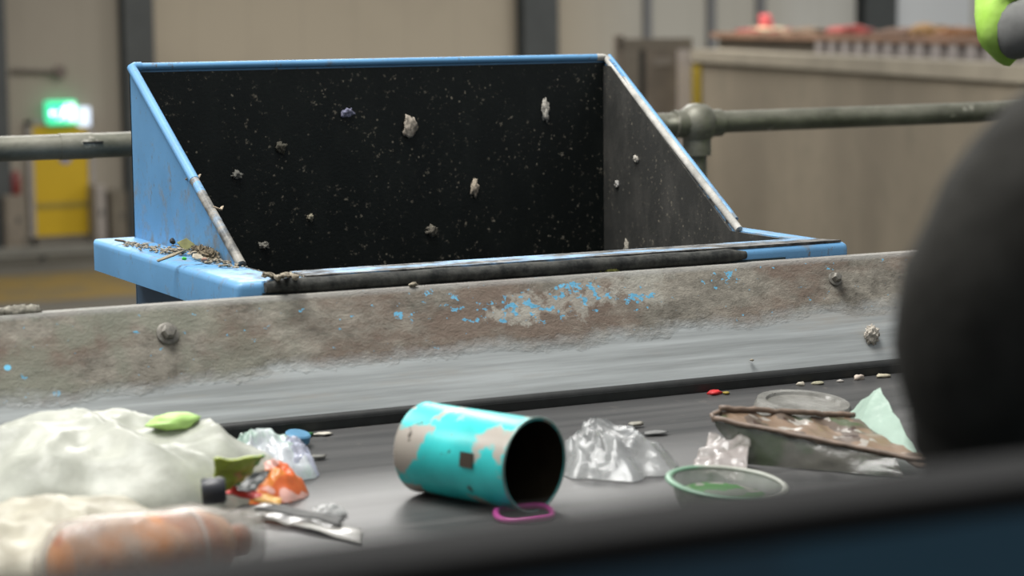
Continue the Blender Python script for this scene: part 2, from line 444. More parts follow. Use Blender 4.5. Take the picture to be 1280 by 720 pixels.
# wall conduit and cabinets by the door
bm = new(); p0 = atY(15, 88, YW - .1); p1 = atY(75, 90, YW - .1)
tube(bm, [p0, p1], .035, 10); 
cd = obj('wall_conduit', bm, plain('dark_conduit', (104, 92, 84), .6)); tag(cd, 'thin brown conduit high on the far wall left of the chute', 'pipe')
bm = new(); lathe(bm, [(.0, -.05), (.1, -.05), (.1, .1), (0, .1)], p1 + V((0, .05, 0)), (0, -1, 0), 16); obj('junction_box', bm, plain('dark_conduit', (0, 0, 0)), cd)
def cabinet(x0, y0, x1, y1, name, label, rgb, mname):
    a = atY(x0, y0, YW - .5); b = atY(x1, y1, YW - .5)
    t = thing(name, label, 'cabinet', ((a.x + b.x) / 2, YW - .35, 0))
    mt = plain(mname, rgb, .6, 0, .08, 3)
    obj('body', box(new(), (a.x, YW - .5, .0), (b.x, YW - .02, a.z), .01), mt, t)
    bm = new(); box(bm, (a.x + .03, YW - .52, .12), (b.x - .03, YW - .5, a.z - .04), .004); dr = obj('door', bm, mt, t)
    obj('handle', box(new(), (b.x - .1, YW - .55, a.z * .5), (b.x - .07, YW - .52, a.z * .6)), M['column'], dr)
cabinet(5, 245, 30, 305, 'storage_cabinet', 'low grey brown cabinet left of the yellow door', (122, 112, 98), 'cabinet_tan')
cabinet(118, 232, 134, 305, 'post_cabinet', 'narrow pale cabinet close right of the yellow door', (150, 142, 134), 'cabinet_pale')
cabinet(137, 240, 160, 305, 'side_cabinet', 'brown cabinet between yellow door and dark column', (104, 96, 82), 'cabinet_brown')
bm = new(); c = atY(20, 236, YW - .3); lathe(bm, [(.07, 0), (.085, .03), (.085, .3), (.05, .37), (.02, .4)], (c.x, YW - .3, atY(5, 245, YW - .5).z), (0, 0, 1), 20)
fe = obj('fire_extinguisher', bm, plain('extinguisher_red', (120, 52, 48), .4), None, 40); tag(fe, 'small dull red extinguisher on top of the low grey brown cabinet', 'fire extinguisher')

# painted floor band and low grey barrier on the hall floor
A = atZ(0, 338, 0); B = atZ(170, 368, 0)
struct('trim_9', box(new(), (0, 29.4, 0), (18, 32.6, .006)), mat_camo_dirt('worn_yellow_floor_paint', (120, 96, 32), (96, 84, 56), 1.2), 'worn yellow walkway painted on the hall floor')
bar_t = thing('floor_barrier', 'low grey barrier rail along the yellow walkway near the exit door', 'barrier', (9, 34, 0))
gb = plain('barrier_grey', (104, 102, 94), .6, 0, .1, 3)
zb = atY(60, 322, 34.).z
bm = new(); box(bm, (3.5, 33.96, max(zb, .12) + .0), (13.5, 34.06, max(zb, .12) + .16), .02); obj('rail', bm, gb, bar_t)
for x in (4, 6.5, 9, 11.5, 13):
    bm = new(); box(bm, (x - .05, 34.06, 0), (x + .05, 34.14, max(zb, .12) + .14), .005); obj('post', bm, gb, bar_t)

# concrete waste bay on the right
zt = 3.30
cl = atZ(868, 64, zt); cr = atZ(1230, 82, zt); dirv = (cr - cl).normalized(); perp = V((dirv.y, -dirv.x, 0))
if perp.dot(V((-1, .3, 0))) < 0: perp = -perp      # points to the left of the picture
back = -perp
far = cl + dirv * 14
bay = thing('bay_wall', 'long stained concrete wall of the waste bay behind the handrail', 'concrete wall', (cl.x, cl.y, 0))
bm = new(); T = back * .35
prism(bm, [V((cl.x, cl.y, 0)), V((far.x, far.y, 0)), V((far.x, far.y, 0)) + T, V((cl.x, cl.y, 0)) + T], (0, 0, zt))
obj('concrete_body', bm, M['conc'], bay)
bm = new(); o_ = perp * .05
prism(bm, [V((cl.x, cl.y, zt - .12)) + o_, V((far.x, far.y, zt - .12)) + o_, V((far.x, far.y, zt - .12)) + T, V((cl.x, cl.y, zt - .12)) + T], (0, 0, .14))
obj('coping', bm, plain('pale_concrete', (142, 134, 118), .9, 0, .1, 2), bay)
s0 = atY(866, 68, cl.y); e = perp * .02
bm = new(); p0 = V((cl.x, cl.y, zt - .16)) + dirv * .0 + perp * .005
wd = dirv * .34; hh = 2782 and .58
prism(bm, [p0, p0 + wd, p0 + wd + perp * .03, p0 + perp * .03], (0, 0, -.62)); obj('marker_strip', bm, plain('marker_yellow', (150, 128, 24), .6), bay)
# steel frame end of the bay: posts, top beam, sheet panels
gt = thing('bay_end_frame', 'rusty grey steel frame with sheet panels at left end of the concrete wall', 'steel frame', (cl.x, cl.y, 0))
def gp(s_, z): return V((cl.x, cl.y, z)) + perp * s_ + dirv * -.02
def gbox(s0, s1, z0, z1, th=.08):
    bm = new(); b_ = -dirv * th
    prism(bm, [gp(s0, z0), gp(s1, z0), gp(s1, z0) + b_, gp(s0, z0) + b_], (0, 0, z1 - z0)); return bm
ppm = 2782 / 26.5
def spx(px): return (868 - px) / ppm
brown = plain('grime_brown_steel', (116, 106, 94), .7, 0, .15, 3)
obj('top_beam', gbox(spx(866), spx(768), zt + .02, zt + .16), plain('beam_grey', (112, 104, 92), .7), gt)
obj('post', gbox(spx(776), spx(766), 0, zt + .2, .14), brown, gt)
obj('post', gbox(spx(804), spx(796), 0, zt + .03, .14), plain('near_black_steel', (40, 38, 34), .7), gt)
obj('post', gbox(spx(868), spx(846), 0, zt + .03, .14), plain('pale_grey_steel', (184, 174, 166), .7), gt)
obj('sheet_panel', gbox(spx(796), spx(776), 0.05, zt + .02, .04), plain('panel_tan', (118, 110, 98), .7), gt)
obj('sheet_panel', gbox(spx(846), spx(804), 0.05, zt + .02, .04), brown, gt)
obj('info_plate', gbox(spx(838), spx(815), zt - .17, zt - .07, -.02), plain('plate_grey', (128, 120, 110), .7), gt)

# ribbed container standing in the bay, full of waste
st = cl + back * .6 - dirv * 1.0; L = 11.
ct = thing('waste_container', 'pale ribbed waste container with rust red rim standing behind the concrete wall', 'container', (st.x, st.y, 0))
ztc = 3.47
def cp(s_, t_, z): return V((st.x, st.y, z)) + dirv * s_ + back * t_
def cbox(s0, s1, t0, t1, z0, z1):
    bm = new(); prism(bm, [cp(s0, t0, z0), cp(s1, t0, z0), cp(s1, t1, z0), cp(s0, t1, z0)], (0, 0, z1 - z0)); return bm
shell = cbox(0, L, 0, .05, .2, ztc)
for args in ((0, L, 2.3, 2.35), (0, .05, 0, 2.3), (L - .05, L, 0, 2.3)):
    join(shell, cbox(*args, .2, ztc))
join(shell, cbox(0, L, 0, 2.35, 0, .25))
obj('shell', shell, plain('container_tan', (128, 118, 104), .7, 0, .1, 2), ct)
k = .25
while k < L:
    if k < 4.0: k += .42; continue
    obj('rib', cbox(k, k + .2, -.09, 0, .2, ztc - .02), plain('container_pale', (150, 142, 138), .7, 0, .06, 2), ct); k += .42
obj('rim', cbox(-.03, L + .03, -.1, .06, ztc - .02, ztc + .05), plain('rust_rim', (130, 100, 80), .7, 0, .2, 3), ct)
# loads on top of the container
R.seed(3)
loads = [(902, 44, (.40, .3, .09), 'red crumpled sheet on the left of the waste load', 'red_sheet', (150, 60, 54)),
         (925, 42, (.30, .3, .14), 'cream plastic bag on the waste load, left one', 'cream_bag', (190, 178, 148)),
         (958, 40, (.26, .25, .17), 'pale yellow plastic bag on the waste load, right one', 'yellow_bag', (204, 200, 160)),
         (948, 22, (.09, .1, .1), 'small bright red rag standing on the pale bags', 'red_rag', (196, 84, 84)),
         (1062, 38, (.30, .3, .07), 'red strip of sheeting in the middle of the waste load', 'red_strip', (156, 62, 54)),
         (1010, 44, (.34, .3, .06), 'brown cardboard heap left of the middle of the waste load', 'brown_card', (118, 96, 74)),
         (1130, 42, (.34, .3, .07), 'rust brown timber heap right of the middle of the waste load', 'brown_timber', (112, 82, 62)),
         (1165, 38, (.22, .2, .09), 'orange tan sack at the right of the waste load', 'tan_sack', (160, 122, 72)),
         (1200, 42, (.25, .2, .07), 'dull orange carton at the right end of the waste load', 'orange_carton', (150, 104, 66))]
zl = ztc - .02
for i, (px, py, sz, lab, nm, rgb) in enumerate(loads):
    # stand on the container's middle line
    best = None
    for k in range(400):
        p = cp(k * L / 400, .62, zl); v = p - CAM; xx = EX * 0
        cx_ = EX.x * v.x + EY.x * v.y + EZ.x * v.z; cz_ = EX.z * v.x + EY.z * v.y + EZ.z * v.z
        sx = 640 + F * cx_ / -cz_
        if best is None or abs(sx - px) < best[0]: best = (abs(sx - px), p, -cz_)
    p = best[1]; top = CAM.z - (py - 17) / F * best[2]
    bm = new(); lump(bm, V((p.x, p.y, zl + max(.06, (top - zl) / 2 + .02))), (sz[0], sz[1], max(.06, (top - zl) / 2 + .02)), i, 3, .4)
    o = obj(nm, bm, plain(nm + '_stuff', rgb, .7, 0, .15, 6), None, True); tag(o, lab, 'waste')
bm = cbox(.06, L - .06, .06, 2.28, 2.2, ztc - .03)
wf = obj('mixed_waste_fill', bm, mat_camo_dirt('mixed_waste', (96, 70, 56), (140, 118, 92), 6)); tag(wf, 'brown mixed waste filling the ribbed container', 'waste', None, 'stuff')

# ================================================================ THE PLATFORM
ZP = 2.40
bm = new(); box(bm, (-6, -6, ZP - .08), (12, 4.45, ZP))
pf = obj('platform_deck', bm, plain('platform_plate', (72, 72, 70), .5, .3, .15, 12)); tag(pf, 'grey steel deck of the picking platform under the conveyor', 'platform', None, 'structure')
bm = new()
for x in (-5, -1, 3, 7, 11):
    for y in (-5, 0, 4.2):
        box(bm, (x - .1, y - .1, 0), (x + .1, y + .1, ZP - .08))
pl = obj('platform_legs', bm, M['column']); tag(pl, 'steel legs carrying the picking platform', 'platform legs', None, 'structure')

# handrail
YR = 4.2; zr = 3.51; rr = .0242
hr = thing('handrail', 'grimy galvanised pipe handrail behind the blue chute', 'handrail', (2.57, YR, ZP))
bm = new(); xj = atY(112, 185, YR).x
tube(bm, [(-5, YR, zr + .0), (xj, YR, zr)], rr, 20); rail0 = obj('top_rail', bm, M['galv'], hr, 40)
bm = new(); tube(bm, [(xj + .004, YR, zr), (11, YR, zr + .01)], rr, 20); obj('top_rail', bm, M['galv'], hr, 40)
bm = new(); tube(bm, [(xj - .06, YR, zr), (xj + .004, YR, zr)], rr * 1.05, 20); obj('rail_joint', bm, M['galv'], hr, 40)
bm = new(); obox(bm, (xj + .0, YR - rr * 1.0, zr + .008), (.04, .006, .003)); obj('joint_slot', bm, plain('slot_black', (20, 20, 18), .8), rail0)
bm = new(); tube(bm, [(-5, YR, ZP + .55), (11, YR, ZP + .55)], rr, 16); obj('mid_rail', bm, M['galv'], hr, 40)
px_ = atY(871, 158, YR).x
for x in (px_ - 5.4, px_ - 3.6, px_ - 1.8, px_, px_ + 1.8, px_ + 3.6, px_ + 5.4):
    bm = new(); tube(bm, [(x, YR, ZP), (x, YR, zr)], rr * .92, 16); post = obj('post', bm, M['galv'], hr, 40)
    bm = new(); lathe(bm, [(0, -.046), (.02, -.044), (.036, -.03), (.044, -.01), (.044, .01), (.036, .03), (.02, .042), (0, .045)], (x, YR, zr + .0), (0, 0, 1), 24)
    lathe(bm, [(rr * 1.3, -.07), (rr * 1.3, -.02)], (x, YR, zr), (0, 0, 1), 20)
    lathe(bm, [(rr * 1.25, -.06), (rr * 1.25, .06)], (x, YR, zr), (1, 0, 0), 20)
    obj('ball_fitting', bm, M['galv'], post, 50)
bm = new(); box(bm, (-5, YR + .03, ZP), (11, YR + .036, ZP + .15)); obj('toe_board', bm, M['galv'], hr)

# ================================================================ THE BLUE CHUTE
xl, xr, yf, yb, zf, zt_ = 1.000, 1.992, 2.800, 3.482, 3.400, 3.672
gl, gr = 1.072, 1.948            # gusset planes
yo = 2.862                       # opening front edge
ch = thing('chute', 'blue steel waste chute with black lined hood beyond the belt', 'chute', ((xl + xr) / 2, (yf + yb) / 2, ZP))
t = .005
# flange: folded ring, top strips and skirts, as one bevelled plate each
def ring(bm, x0, x1, y0, y1, X0, X1, Y0, Y1, z0, z1):
    """outer x0..x1,y0..y1 inner X0..X1,Y0..Y1"""
    o = [(x0, y0), (x1, y0), (x1, y1), (x0, y1)]; i = [(X0, Y0), (X1, Y0), (X1, Y1), (X0, Y1)]
    vt = [[bm.verts.new((x, y, z)) for x, y in q] for z in (z0, z1) for q in (o, i)]
    ob, ib, ot, it = vt
    for k in range(4):
        j = (k + 1) % 4
        bm.faces.new((ot[k], ot[j], it[j], it[k])); bm.faces.new((ob[k], ib[k], ib[j], ob[j]))
        bm.faces.new((ob[k], ob[j], ot[j], ot[k])); bm.faces.new((ib[k], it[k], it[j], ib[j]))
    return ob, ib, ot, it
bm = new(); ob, ib, ot, it = ring(bm, xl, xr, yf, yb, gl + .001, gr - .001, yo, yb + .0005, zf - .048, zf)
es = []
for k in range(4):
    j = (k + 1) % 4
    for a_, b_ in ((ot[k], ot[j]), (ob[k], ot[k])):
        e_ = bm.edges.get((a_, b_)); 
        if e_: es.append(e_)
bmesh.ops.bevel(bm, geom=es, offset=.010, segments=4, affect='EDGES', profile=.5)
fl = obj('flange', bm, [M['blue']], ch, 35)
# the right hand flange strip and front face are scraped: thin worn strips lie on it as a wear plate
bm = new(); 
prism(bm, [(1.10, yf + .001, zf + .0), (1.10, yo + .002, zf + .0), (gr + .002, yo + .002, zf + .0), (xr - .012, yf + .006, zf)], (0, 0, .0035)); obj('wear_strip', bm, mat_blue('scraped_blue_top', .47), ch)
# black rubber edge along the front lip
bm = new(); r_ = .0105
pts = [(1.038 + (1.80 - 1.038) * k / 24, yf - .004, zf - .0085 + .0007 * math.sin(k * 1.7)) for k in range(25)]
tube(bm, pts, [.007] + [r_] * 23 + [.006], 14); obj('front_edge_rubber', bm, mat_camo_dirt('scuffed_black_rubber', (26, 28, 27), (70, 70, 66), 40), ch, 50)
bm = new(); box(bm, (1.035, yf - .004, zf - .047), (xr - .12, yf + .001, zf - .016)); obj('lip_shade_strip', bm, plain('teal_shadow_paint', (18, 44, 52), .5, 0, .3, 30), ch)  # strip added to paint the shade under the front lip in dark teal
# back plate with inner lining
bm = new(); box(bm, (gl, yb + .0008, 2.75), (gr, yb + t, zt_)); obj('back_plate', bm, M['blue'], ch)
bm = new(); box(bm, (gl + t, yb - .004, 2.75), (gr - t, yb, zt_ - .006)); obj('back_liner', bm, M['liner'], ch)
# gussets
toe_l, toe_r = 2.990, 3.045
for (x, toe, sgn, nm) in ((gl, toe_l, 1, 'l'), (gr, toe_r, -1, 'r')):
    bm = new(); prism(bm, [(x, toe, zf - .001), (x, yb + t, zf - .001), (x, yb + t, zt_), (x, yb - .02, zt_)], (sgn * t, 0, 0))
    obj('side_gusset', bm, M['blue'] if nm == 'l' else M['blueworn'], ch)
    xi = x + sgn * t
    bm = new(); prism(bm, [(xi, toe + .012, zf - .001), (xi, yo + .008, zf - .001), (xi, yo + .008, 2.9), (xi, yb - .004, 2.9), (xi, yb - .004, zt_ - .012), (xi, yb - .03, zt_ - .012)], (sgn * .004, 0, 0))
    obj('gusset_liner', bm, M['liner'] if nm == 'l' else M['liner_lit'], ch)
# rounded edge bead round the hood
def bead(pts, r, mat, nm):
    bm = new(); tube(bm, pts, r, 14); return obj(nm, bm, mat, ch, 50)
nb = 24
Lp = lambda a, b, k: V(a).lerp(V(b), k)
la, lb = (gl + .002, toe_l - .004, zf + .002), (gl + .002, yb - .004, zt_ + .001)
ra, rb = (gr - .002, toe_r - .004, zf + .002), (gr - .002, yb - .004, zt_ + .001)
bead([Lp(la, lb, .40 + .6 * k / nb) for k in range(nb + 1)] + [V(lb) + V((.006, .004, .002)), V(lb) + V((.016, .005, .002))], .0078, M['blue'], 'hood_edge')
bead([Lp(la, lb, .41 * k / nb) for k in range(nb + 1)], .0072, M['bluebead'], 'hood_edge')
bead([V(lb) + V((.010, .004, .002)), V(rb) + V((-.016, .004, .002))], .0062, M['blue'], 'hood_edge')
bead([V(rb) + V((-.018, .004, .002)), V(rb) + V((-.006, .002, .002)), V(rb)] + [Lp(rb, ra, k / nb) for k in range(1, nb + 1)], .0064, M['greybead'], 'hood_edge')
bead([V(ra) + (V(rb) - V(ra)) * (k / nb) + V((.0055, .0, .004)) for k in range(1, nb + 1)], .0042, M['blue'], 'edge_paint_line')
# throat going down, lined black, and the outer body
bm = new(); ring(bm, gl + .0012, gr - .0012, yo + .001, yb - .0002, gl + .0048, gr - .0048, yo + .006, yb - .002, 2.72, zf - .002)
obj('throat_liner', bm, M['liner'], ch)
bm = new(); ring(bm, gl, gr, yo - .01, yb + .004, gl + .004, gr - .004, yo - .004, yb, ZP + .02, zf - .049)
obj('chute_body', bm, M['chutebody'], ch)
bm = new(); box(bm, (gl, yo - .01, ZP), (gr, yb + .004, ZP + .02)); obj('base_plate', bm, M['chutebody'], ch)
# scraps stuck to the lining
def splat(px, py, w, h, rgb, label, nm, Y=yb - .0055, seed=0):
    p = atY(px, py, Y); w = w / F * 3.9; h = h / F * 3.9
    bm = new(); lump(bm, p, (w / 2, .004, h / 2), seed, 3, .9, 1.8)
    o = obj(nm, bm, mat_camo_dirt(nm + '_pulp', tuple(v * .72 for v in rgb), rgb, 160), None, True); tag(o, label, 'scrap')
splat(512, 158, 18, 22, (196, 184, 168), 'beige paper pulp scrap stuck high on the black lining, left of centre', 'pulp_scrap', seed=2)
splat(682, 138, 9, 24, (214, 208, 196), 'narrow white paper scrap stuck near the top right of the black lining', 'paper_scrap', seed=5)
splat(593, 235, 10, 17, (198, 184, 164), 'beige paper scrap stuck at the centre of the black lining', 'paper_scrap', seed=8)
splat(434, 141, 14, 9, (150, 150, 176), 'lavender grey film scrap stuck high on the black lining', 'film_scrap', seed=11)
splat(540, 289, 14, 12, (120, 114, 102), 'dull grey pulp scrap stuck low on the black lining', 'pulp_scrap', seed=14)
splat(351, 184, 12, 14, (92, 88, 76), 'dark grey pulp scrap below left of the lavender scrap', 'pulp_scrap', seed=17)
splat(330, 307, 12, 8, (150, 146, 136), 'pale grey scrap low in left corner of the black lining', 'paper_scrap', seed=21)
splat(388, 272, 7, 8, (170, 162, 140), 'tiny beige crumb stuck low left on the black lining', 'paper_scrap', seed=23)
splat(296, 219, 12, 8, (140, 138, 130), 'grey smear of pulp high at left of the black lining', 'pulp_scrap', seed=25)
def gsplat(px, py, w, h, rgb, label, seed):
    p = atX(px, py, gr - t - .0048); w = w / F * 3.8; h = h / F * 3.8
    bm = new(); lump(bm, p, (.003, w * .8, h / 2), seed, 3, .8, 1.8)
    o = obj('paper_scrap', bm, mat_camo_dirt('gusset_pulp', (140, 134, 124), rgb, 160), None, True); tag(o, label, 'scrap')
gsplat(795, 199, 7, 8, (205, 200, 190), 'white speck of paper stuck on the right inner side of the chute hood', 31)
gsplat(783, 309, 6, 18, (176, 170, 156), 'upright pale scrap low on the right inner side of the chute', 33)
gsplat(771, 230, 6, 8, (210, 208, 204), 'small white scrap lower left on the right inner side of the hood', 35)

# ---- dirt and bits lying on the left flange
def chip(px, py, zc, w, d_, th, rotz, tilt, rgb, name, label, n=7, seed=0, cat='scrap'):
    p = atZ(px, py, zc); rr_ = random.Random(seed); b2 = new()
    pts = []
    for k in range(n):
        a = 2 * math.pi * k / n + rr_.uniform(-.25, .25); q = rr_.uniform(.75, 1.1)
        pts.append(V((math.cos(a) * w / 2 * q, math.sin(a) * d_ / 2 * q, 0)))
    prism(b2, pts, (0, 0, th))
    bmesh.ops.bevel(b2, geom=b2.edges[:], offset=min(th, w, d_) * .25, segments=1, affect='EDGES')
    b2.transform(Matrix.Translation(p) @ Euler((tilt[0], tilt[1], rotz)).to_matrix().to_4x4())
    o = obj(name, b2, plain(name + '_c_%d' % seed, rgb, .7, 0, .2, 90), None); tag(o, label, cat); return o
zc = zf + .006
bm = new(); Rr = random.Random(5)
for k in range(460):
    s_ = Rr.random(); px = 160 + 215 * s_ + Rr.gauss(0, 6); py = 303 + 47 * s_ + Rr.gauss(0, 1.5) - 5 * (s_ > .3) + 1
    p = atZ(px, py, zf + .002)
    if p.x > gl - .006 and p.y > toe_l - .02: p.x = gl - Rr.uniform(.006, .03)
    if p.y < yf + .008 or p.x < xl + .008: continue
    if p.x > gl and p.y > yo - .004: continue
    hgt = .010 * math.exp(-((px - 250) / 45) ** 2)
    sz = Rr.choice((.0012, .0016, .002, .0026, .0036)) * (1 if px < 305 else .75)
    lump(bm, p + V((0, 0, Rr.random() * hgt)), (sz * Rr.uniform(.8, 1.8), sz * Rr.uniform(.8, 1.6), sz * .55), k, 1, 1.1, 2, Rr.random() * 3)
o = obj('flange_grit', bm, M['dirt']); tag(o, 'grey grit and crumbs heaped on the left flange of the blue chute', 'grit', None, 'stuff')
bm = new()
for k in range(14):
    p = atZ(262 + 3.4 * (k % 5) + Rr.uniform(-6, 14), 316 + Rr.uniform(-3, 5), zf + .008); p.x = min(p.x, gl - .012)
    lump(bm, p, (.0075, .006, .008), k + 50, 3, 1.0, 3)
o = obj('grey_fluff', bm, mat_camo_dirt('grey_brown_fluff', (92, 82, 66), (134, 122, 100), 150)); tag(o, 'grey brown clump of fluff against the foot of the left hood side', 'fluff')
chip(213, 321, zc + .006, .054, .009, .0025, -.25, (.4, -.35), (142, 132, 110), 'wood_sliver', 'long curled beige sliver lying across the left flange', 5, 61)
chip(234, 306, zc + .011, .030, .024, .002, -.35, (1.15, .2), (136, 134, 84), 'plastic_shard', 'translucent yellow green shard leaning in the heap on the flange', 4, 62)
chip(214, 303, zc + .008, .012, .012, .006, .2, (.8, .5), (34, 34, 34), 'black_crumb', 'small black crumb on top of the heap on the flange', 6, 63)
chip(230, 325, zc + .003, .009, .006, .004, .3, (.2, .2), (58, 186, 60), 'green_chip', 'bright green plastic chip on the left flange', 5, 64)
chip(246, 322, zc + .004, .024, .013, .003, .4, (.8, .1), (192, 182, 162), 'paper_flake', 'cream white flake beside the bright green chip', 9, 65)
chip(255, 326, zc + .002, .011, .006, .004, .3, (.4, .1), (160, 118, 100), 'red_brown_crumb', 'pinkish brown crumb right of the cream flake', 6, 66)
chip(150, 302, zf + .004, .020, .008, .003, .2, (.2, .2), (112, 88, 62), 'rust_flake', 'flat rust brown flake near the left end of the flange', 6, 67)
# fibrous twist at the opening corner
bm = new()
pts = [atZ(328 + 3.2 * k, 345 - 2 * math.sin(k * .8), zf + .006 + .003 * math.sin(k)) for k in range(14)]
tube(bm, pts, [.002 + .0025 * abs(math.sin(k * 1.3)) for k in range(14)], 8); tube(bm, [p + V((.002, -.004, .002 * math.cos(i))) for i, p in enumerate(pts)], .002, 6)
o = obj('fibre_twist', bm, M['dirt'], None, True); tag(o, 'grey twist of fibre at the front left corner of the chute opening', 'fibre')
# curled scraps caught on the left hood edge, moss on the front lip
def edge_scrap(px, py, Yv, label, seed):
    p = atX(px, py, gl + .008); b2 = new()
    tube(b2, [p + V((-.010, 0, .002)), p + V((-.003, -.004, .009)), p + V((.008, -.003, .004)), p + V((.014, .002, .009))], [.003, .005, .005, .002], 8, False, .45)
    o = obj('paper_curl', b2, mat_camo_dirt('curl_paper_%d' % seed, (110, 96, 80), (176, 160, 138), 90), None, True); tag(o, label, 'scrap')
edge_scrap(240, 226, 0, 'upper grey curl caught on the sloping left hood edge', 1)
edge_scrap(268, 266, 0, 'lower tan curl caught on the sloping left hood edge', 2)
bm = new(); p0 = atY(764, 334, yf - .008)
for k in range(34):
    a = Rr.uniform(0, 6.3); u = Rr.uniform(.2, 1); q = p0 + V((Rr.gauss(0, .009), Rr.uniform(-.004, .003), Rr.uniform(-.007, .001)))
    tube(bm, [q, q + V((math.cos(a) * .006 * u, -.001, .006 * u)), q + V((math.cos(a) * .012 * u + .005, 0, .009 * u))], [.0010, .0009, .0003], 5)
lump(bm, p0 + V((0, 0, -.004)), (.014, .005, .004), 3, 2, .5)
o = obj('moss_tuft', bm, mat_camo_dirt('yellow_green_moss', (116, 118, 58), (166, 166, 92), 200)); tag(o, 'yellow green tuft of moss on the front lip of the chute', 'moss')

# ================================================================ THE CONVEYOR
YB0, YB1 = 1.36, 2.676
cv = thing('conveyor_belt', 'dark grey rubber conveyor belt carrying scattered waste', 'conveyor belt', (1.3, 2.0, ZP))
bm = new(); prof = [(YB0, 3.222), (YB0 + .06, 3.206), (YB0 + .10, 3.2), (2.575, 3.2), (2.615, 3.206), (2.655, 3.211), (2.674, 3.214), (2.674, 3.205), (2.655, 3.201), (2.615, 3.194), (2.575, 3.188), (YB0 + .1, 3.188), (YB0 + .06, 3.194), (YB0, 3.21)]
prism(bm, [(-4, y, z) for y, z in prof], (13, 0, 0)); obj('belt', bm, M['belt'], cv)
for x in range(-3, 9, 2):
    bm = new(); tube(bm, [(x + .0, YB0 + .05, 3.13), (x, 2.66, 3.13)], .054, 14)
    box(bm, (x - .04, YB0 - .01, ZP), (x + .04, YB0 + .05, 3.16)); obj('idler_roller', bm, M['column'], cv)
    bm = new(); box(bm, (x - .04, 2.655, ZP), (x + .04, 2.685, 3.16)); obj('leg', bm, M['column'], cv)
# far side plate
sw = thing('side_plate', 'worn steel side plate along the far edge of the belt', 'side plate', (1.3, 2.74, ZP))
bm = new()
prof = [(2.684, 3.222), (2.691, 3.232), (2.768, 3.378), (2.772, 3.3815), (2.794, 3.3815), (2.794, 3.375), (2.776, 3.375), (2.697, 3.226), (2.692, 3.218)]
n = 60; grid = []
X0, X1 = -4, 9
vs = []
for i in range(n + 1):
    x = X0 + (X1 - X0) * i / n
    vs.append([bm.verts.new((x, y, z)) for y, z in prof])
for i in range(n):
    for k in range(len(prof)):
        j = (k + 1) % len(prof); bm.faces.new((vs[i][k], vs[i + 1][k], vs[i + 1][j], vs[i][j]))
bm.faces.new(vs[0]); bm.faces.new(vs[-1][::-1]); bmesh.ops.recalc_face_normals(bm, faces=bm.faces[:])
obj('plate', bm, M['plate'], sw, 30)
bm = new(); tube(bm, [(X0, 2.688, 3.225), (X1, 2.688, 3.225)], .0085, 12); box(bm, (X0, 2.678, 3.185), (X1, 2.690, 3.226)); obj('rubber_seal', bm, M['rubber'], sw, 40)
for x in (-3, -1, 1, 3, 5, 7): obj('bracket', box(new(), (x - .03, 2.745, ZP), (x + .03, 2.775, 3.30)), M['column'], sw)
def bolt(px, py, sc=1.):
    p = atY(px, py, 2.752); nrm = V((0, -.88, .47)); p = p
    tt = (p.z - 3.246) / (3.378 - 3.246); p = V((p.x, 2.697 + tt * .071, p.z))
    bm = new(); lathe(bm, [(.013 * sc, 0), (.013 * sc, .002), (.0105 * sc, .003)], p, nrm, 24)
    lathe(bm, [(.0085 * sc, .003), (.0088 * sc, .010), (.0065 * sc, .013), (.003, .0135)], p, nrm, 6)
    obj('bolt', bm, M['bolt'], sw, 30)
bolt(209, 417, 1.15); bolt(1044, 349, .85)
def on_plate(px, py):
    p = atY(px, py, 2.73); tt = (p.z - 3.246) / .132; return atY(px, py, 2.697 + tt * .071 - .002)
bm = new(); lump(bm, on_plate(1090, 419), (.0115, .006, .0135), 9, 4, .55, 3.2)
o = obj('foam_crumb', bm, mat_camo_dirt('pale_foam', (150, 142, 130), (205, 198, 186), 200), None, True); tag(o, 'pale crumbly lump stuck on the far side plate at right', 'scrap')
for px, py, s_, lab in ((516, 356, .007, 'small beige crumb on top of the side plate left of centre'), (940, 450, .003, 'tiny pale crumb low on the side plate at right')):
    bm = new(); p = on_plate(px, py); lump(bm, p, (s_, .004, s_ * .5), int(px), 2, .5); o = obj('beige_crumb', bm, M['dirt'], None, True); tag(o, lab, 'scrap')
bm = new()
for k in range(9):
    p = V((atY(20, 390, 2.78).x + Rr.uniform(-.03, .022), 2.783, 3.384)); lump(bm, p, (.012, .007, .0075), k + 90, 2, .5)
o = obj('mud_lump', bm, mat_camo_dirt('grey_mud', (110, 106, 96), (150, 146, 134), 120), None, True); tag(o, 'grey lump of dried mud on top of the side plate at far left', 'mud')
# near side plate, mostly hidden
nw = thing('side_plate', 'dark side plate along the near edge of the belt, behind the front beam', 'side plate', (1.3, 1.3, ZP))
bm = new(); box(bm, (X0, 1.335, 3.10), (X1, 1.345, 3.33)); obj('plate', bm, M['column'], nw)
for x in (-3, -1, 1, 3, 5, 7): obj('bracket', box(new(), (x - .03, 1.30, ZP), (x + .03, 1.335, 3.2)), M['column'], nw)

# foreground beam
YN = .70
fb = thing('guard_beam', 'dark blurred guard beam with teal blue side in the near foreground', 'beam', (.4, YN, ZP))
zn = 3.564
bm = new(); prism(bm, [(-3, YN - .012, zn - .001), (-3, YN + .03, zn - .001), (-3, YN + .03, zn - .26), (-3, YN - .012, zn - .26)], (9, 0, 0))
obj('beam_body', bm, mat_patch('dark_teal_paint', (20, 56, 74), [((24, 66, 86), 3, .5)], .5), fb)
bm = new(); box(bm, (-3, YN - .014, zn - .014), (6, YN + .034, zn), .004); obj('top_rubber', bm, plain('matt_black_rubber', (15, 15, 15), .9, 0, .1, 30, spec=.25), fb)
for x in (-2, 0, 2, 4):
    bm = new(); box(bm, (x - .04, YN - .01, ZP), (x + .04, YN + .028, zn - .25)); obj('post', bm, M['column'], fb)

